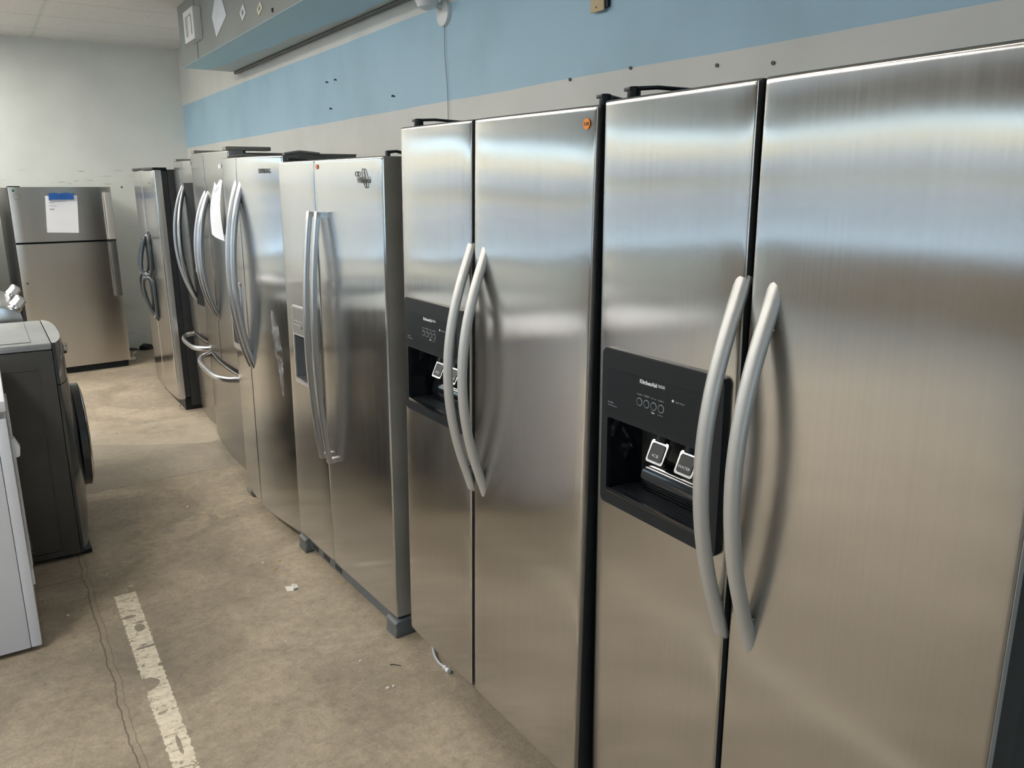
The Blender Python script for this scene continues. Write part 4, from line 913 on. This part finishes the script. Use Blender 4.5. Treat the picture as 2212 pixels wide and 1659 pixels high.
# gas range behind the dryer: front looks towards +x
t = thing('gas_range', 'stainless gas range with chunky silver knobs behind the graphite dryer', 'range', (-.80, 4.50, 0), 0)
rb = MB().box(-.62, .0, 0, .755, .0005, .90).build('body', 'steel_dark', t, bevel=.004)
MB().prism([(-.66, .9005), (.0, .9005), (.0, .965), (-.08, .985), (-.66, .965)], 'y', .002, .753).build('cooktop', 'gloss', t, bevel=.004)
prof_ = [(-.065, .905), (-.01, .900), (.030, .915), (.046, .945), (.040, .975), (.015, 1.000), (-.030, 1.018), (-.065, 1.022)]
cp = MB().prism(prof_, 'y', -.004, .759).build('control_panel', 'handle_b', t, smooth=30, bevel=.003)
for z, x in ((.918, -.045), (.985, -.050)): MB().lathe([(.005, -.0065), (.006, -.0045), (.006, -.004)], (x, 0, z), 'y', 12).build('rivet', 'chrome', cp)
for yy in (.060, .165, .59, .69):
    mb = MB(); ax = Vector((.62, 0, .78)).normalized(); c0 = Vector((.024, yy, 1.004))
    mb.tube([c0-ax*.006, c0+ax*.008], .027, 22, 1, (0, 1, 0)); kn = mb.build('knob', 'chrome', cp, smooth=40)
    mb = MB(); mb.tube([c0+ax*.010, c0+ax*.046, c0+ax*.050], [.024, .023, .019], 6, 1, (0, 1, 0)); mb.build('grip', 'handle', kn, smooth=30)
for k in range(3): MB().box(-.60+k*.18, -.585+k*.18, .03, .72, .975, .99).build('grate', 'black', t)

# ------------------------------------------------------------------ bits on the floor
def scrap(name, x, y, s, mat, label, cat, group=None, h=.006, sd=0):
    r = random.Random(sd); N = 7; top_ = []
    pts = [(x+s*(.6+.6*r.random())*math.cos(2*PI*k/N), y+s*(.5+.4*r.random())*math.sin(2*PI*k/N)) for k in range(N)]
    mb = MB(); vs = [(*q, .0006) for q in pts]+[(x+(q[0]-x)*.8, y+(q[1]-y)*.8, h*(.5+.6*r.random())) for q in pts]
    mb.add(vs, [tuple(range(N)), tuple(range(2*N-1, N-1, -1))]+[(i, (i+1) % N, N+(i+1) % N, N+i) for i in range(N)])
    return tag(mb.build(name, mat, None, smooth=0), label, cat, group)
mb = MB(); mb.add([(-.035, 2.915, .001), (-.012, 2.905, .001), (-.006, 2.945, .001), (-.030, 2.958, .001), (-.010, 2.905, .010), (-.004, 2.948, .012), (.012, 2.915, .003), (.016, 2.950, .003)],
       [(0, 1, 2, 3), (1, 6, 7, 2), (1, 4, 5, 2), (4, 6, 7, 5)])
tag(mb.build('paper_scrap', 'scrap', None, smooth=0), 'folded white paper scrap on the concrete in front of the Whirlpool-badged fridge', 'scrap')
spots = [(.021, 3.196), (-.043, 3.218), (-.016, 3.128), (.054, 2.108), (.035, 2.109), (-.861, 3.362), (-.788, 3.189), (-.155, 2.56), (-.03, 2.72), (.02, 2.30), (-.25, 4.75), (.0, 3.80), (-.18, 4.05), (-.30, 5.60), (.06, 4.60)]
labs = ['wood chip on the concrete right of the two crumbs nearest the Whirlpool-badged fridge foot', 'pale crumb left of the chip beside the bowed-door fridge', 'yellowish chip just above the folded paper scrap', 'larger of two crumbs on the floor below the grey foot cover', 'smaller of two crumbs on the floor below the grey foot cover', 'orange chip on the floor beside the white dryer', 'pale chip on the floor between the white dryer and the long crack', 'tiny crumb on open concrete in the lower middle of the floor', 'tiny pale crumb right of the folded paper scrap', 'short crumb near the second fridge on the open floor', 'brown chip on the floor level with the graphite dryer front', 'tan chip on the floor before the bowed-door fridge', 'small crumb in mid floor before the bowed-door fridge', 'orange-brown chip in the far aisle near the graphite dryer', 'tan chip in the aisle before the french-door fridges']
for k, ((x, y), lb) in enumerate(zip(spots, labs)): scrap('floor_chip', x, y, .007 if k < 5 else .006, 'wood' if k in (0, 2, 5, 10, 11, 13, 14) else 'scrap', lb, 'chip', 'chips and crumbs on the floor', .005, k)
mb = MB(); mb.tube([(.095, 2.222, .002), (.108, 2.216, .002), (.122, 2.196, .003)], .0015, 5); tag(mb.build('wire_bit', 'cabinet_black'), 'short dark bit of wire on the floor near the grey foot cover', 'wire')
w = thing('white_plug_scrap', 'small white plastic scrap with a bent stem on the floor beside the top-freezer fridge', 'scrap', (.14, 8.05, 0))
MB().prism([(-.045, .001), (.040, .001), (.050, .022), (-.048, .030)], 'y', -.02, .02).build('base', 'scrap', w, bevel=.004)
MB().tube([(.028, 0, .024), (.030, 0, .060), (.060, 0, .072)], .006, 8).build('stem', 'white_plastic', w)
for k, (x, y, s_, lb) in enumerate(((.36, 8.52, .075, 'black crumpled rubber debris at the foot of the far wall, beside the row of fridges'), (.24, 8.56, .06, 'flat black strip of debris along the foot of the far wall'), (.12, 8.36, .055, 'black lump of debris behind the corner of the top-freezer fridge'))):
    scrap('black_debris', x, y, s_, 'black', lb, 'debris', 'black debris by the far wall', .05 if k != 1 else .02, 40+k)

tag(MB().lathe([(.009, -.003), (.009, -.0002)], (.32, YF, 1.573), 'y', 12).build('green_dot_sticker', 'green'), 'small green dot stuck on the far wall above the gap beside the top-freezer fridge', 'sticker')
tag(MB().lathe([(.010, -.006), (.012, -.0005)], (DX, 4.434, 2.469), 'x', 10).build('duct_screw', 'black'), 'black screw head on the duct face right of the cream diamond decal', 'screw')
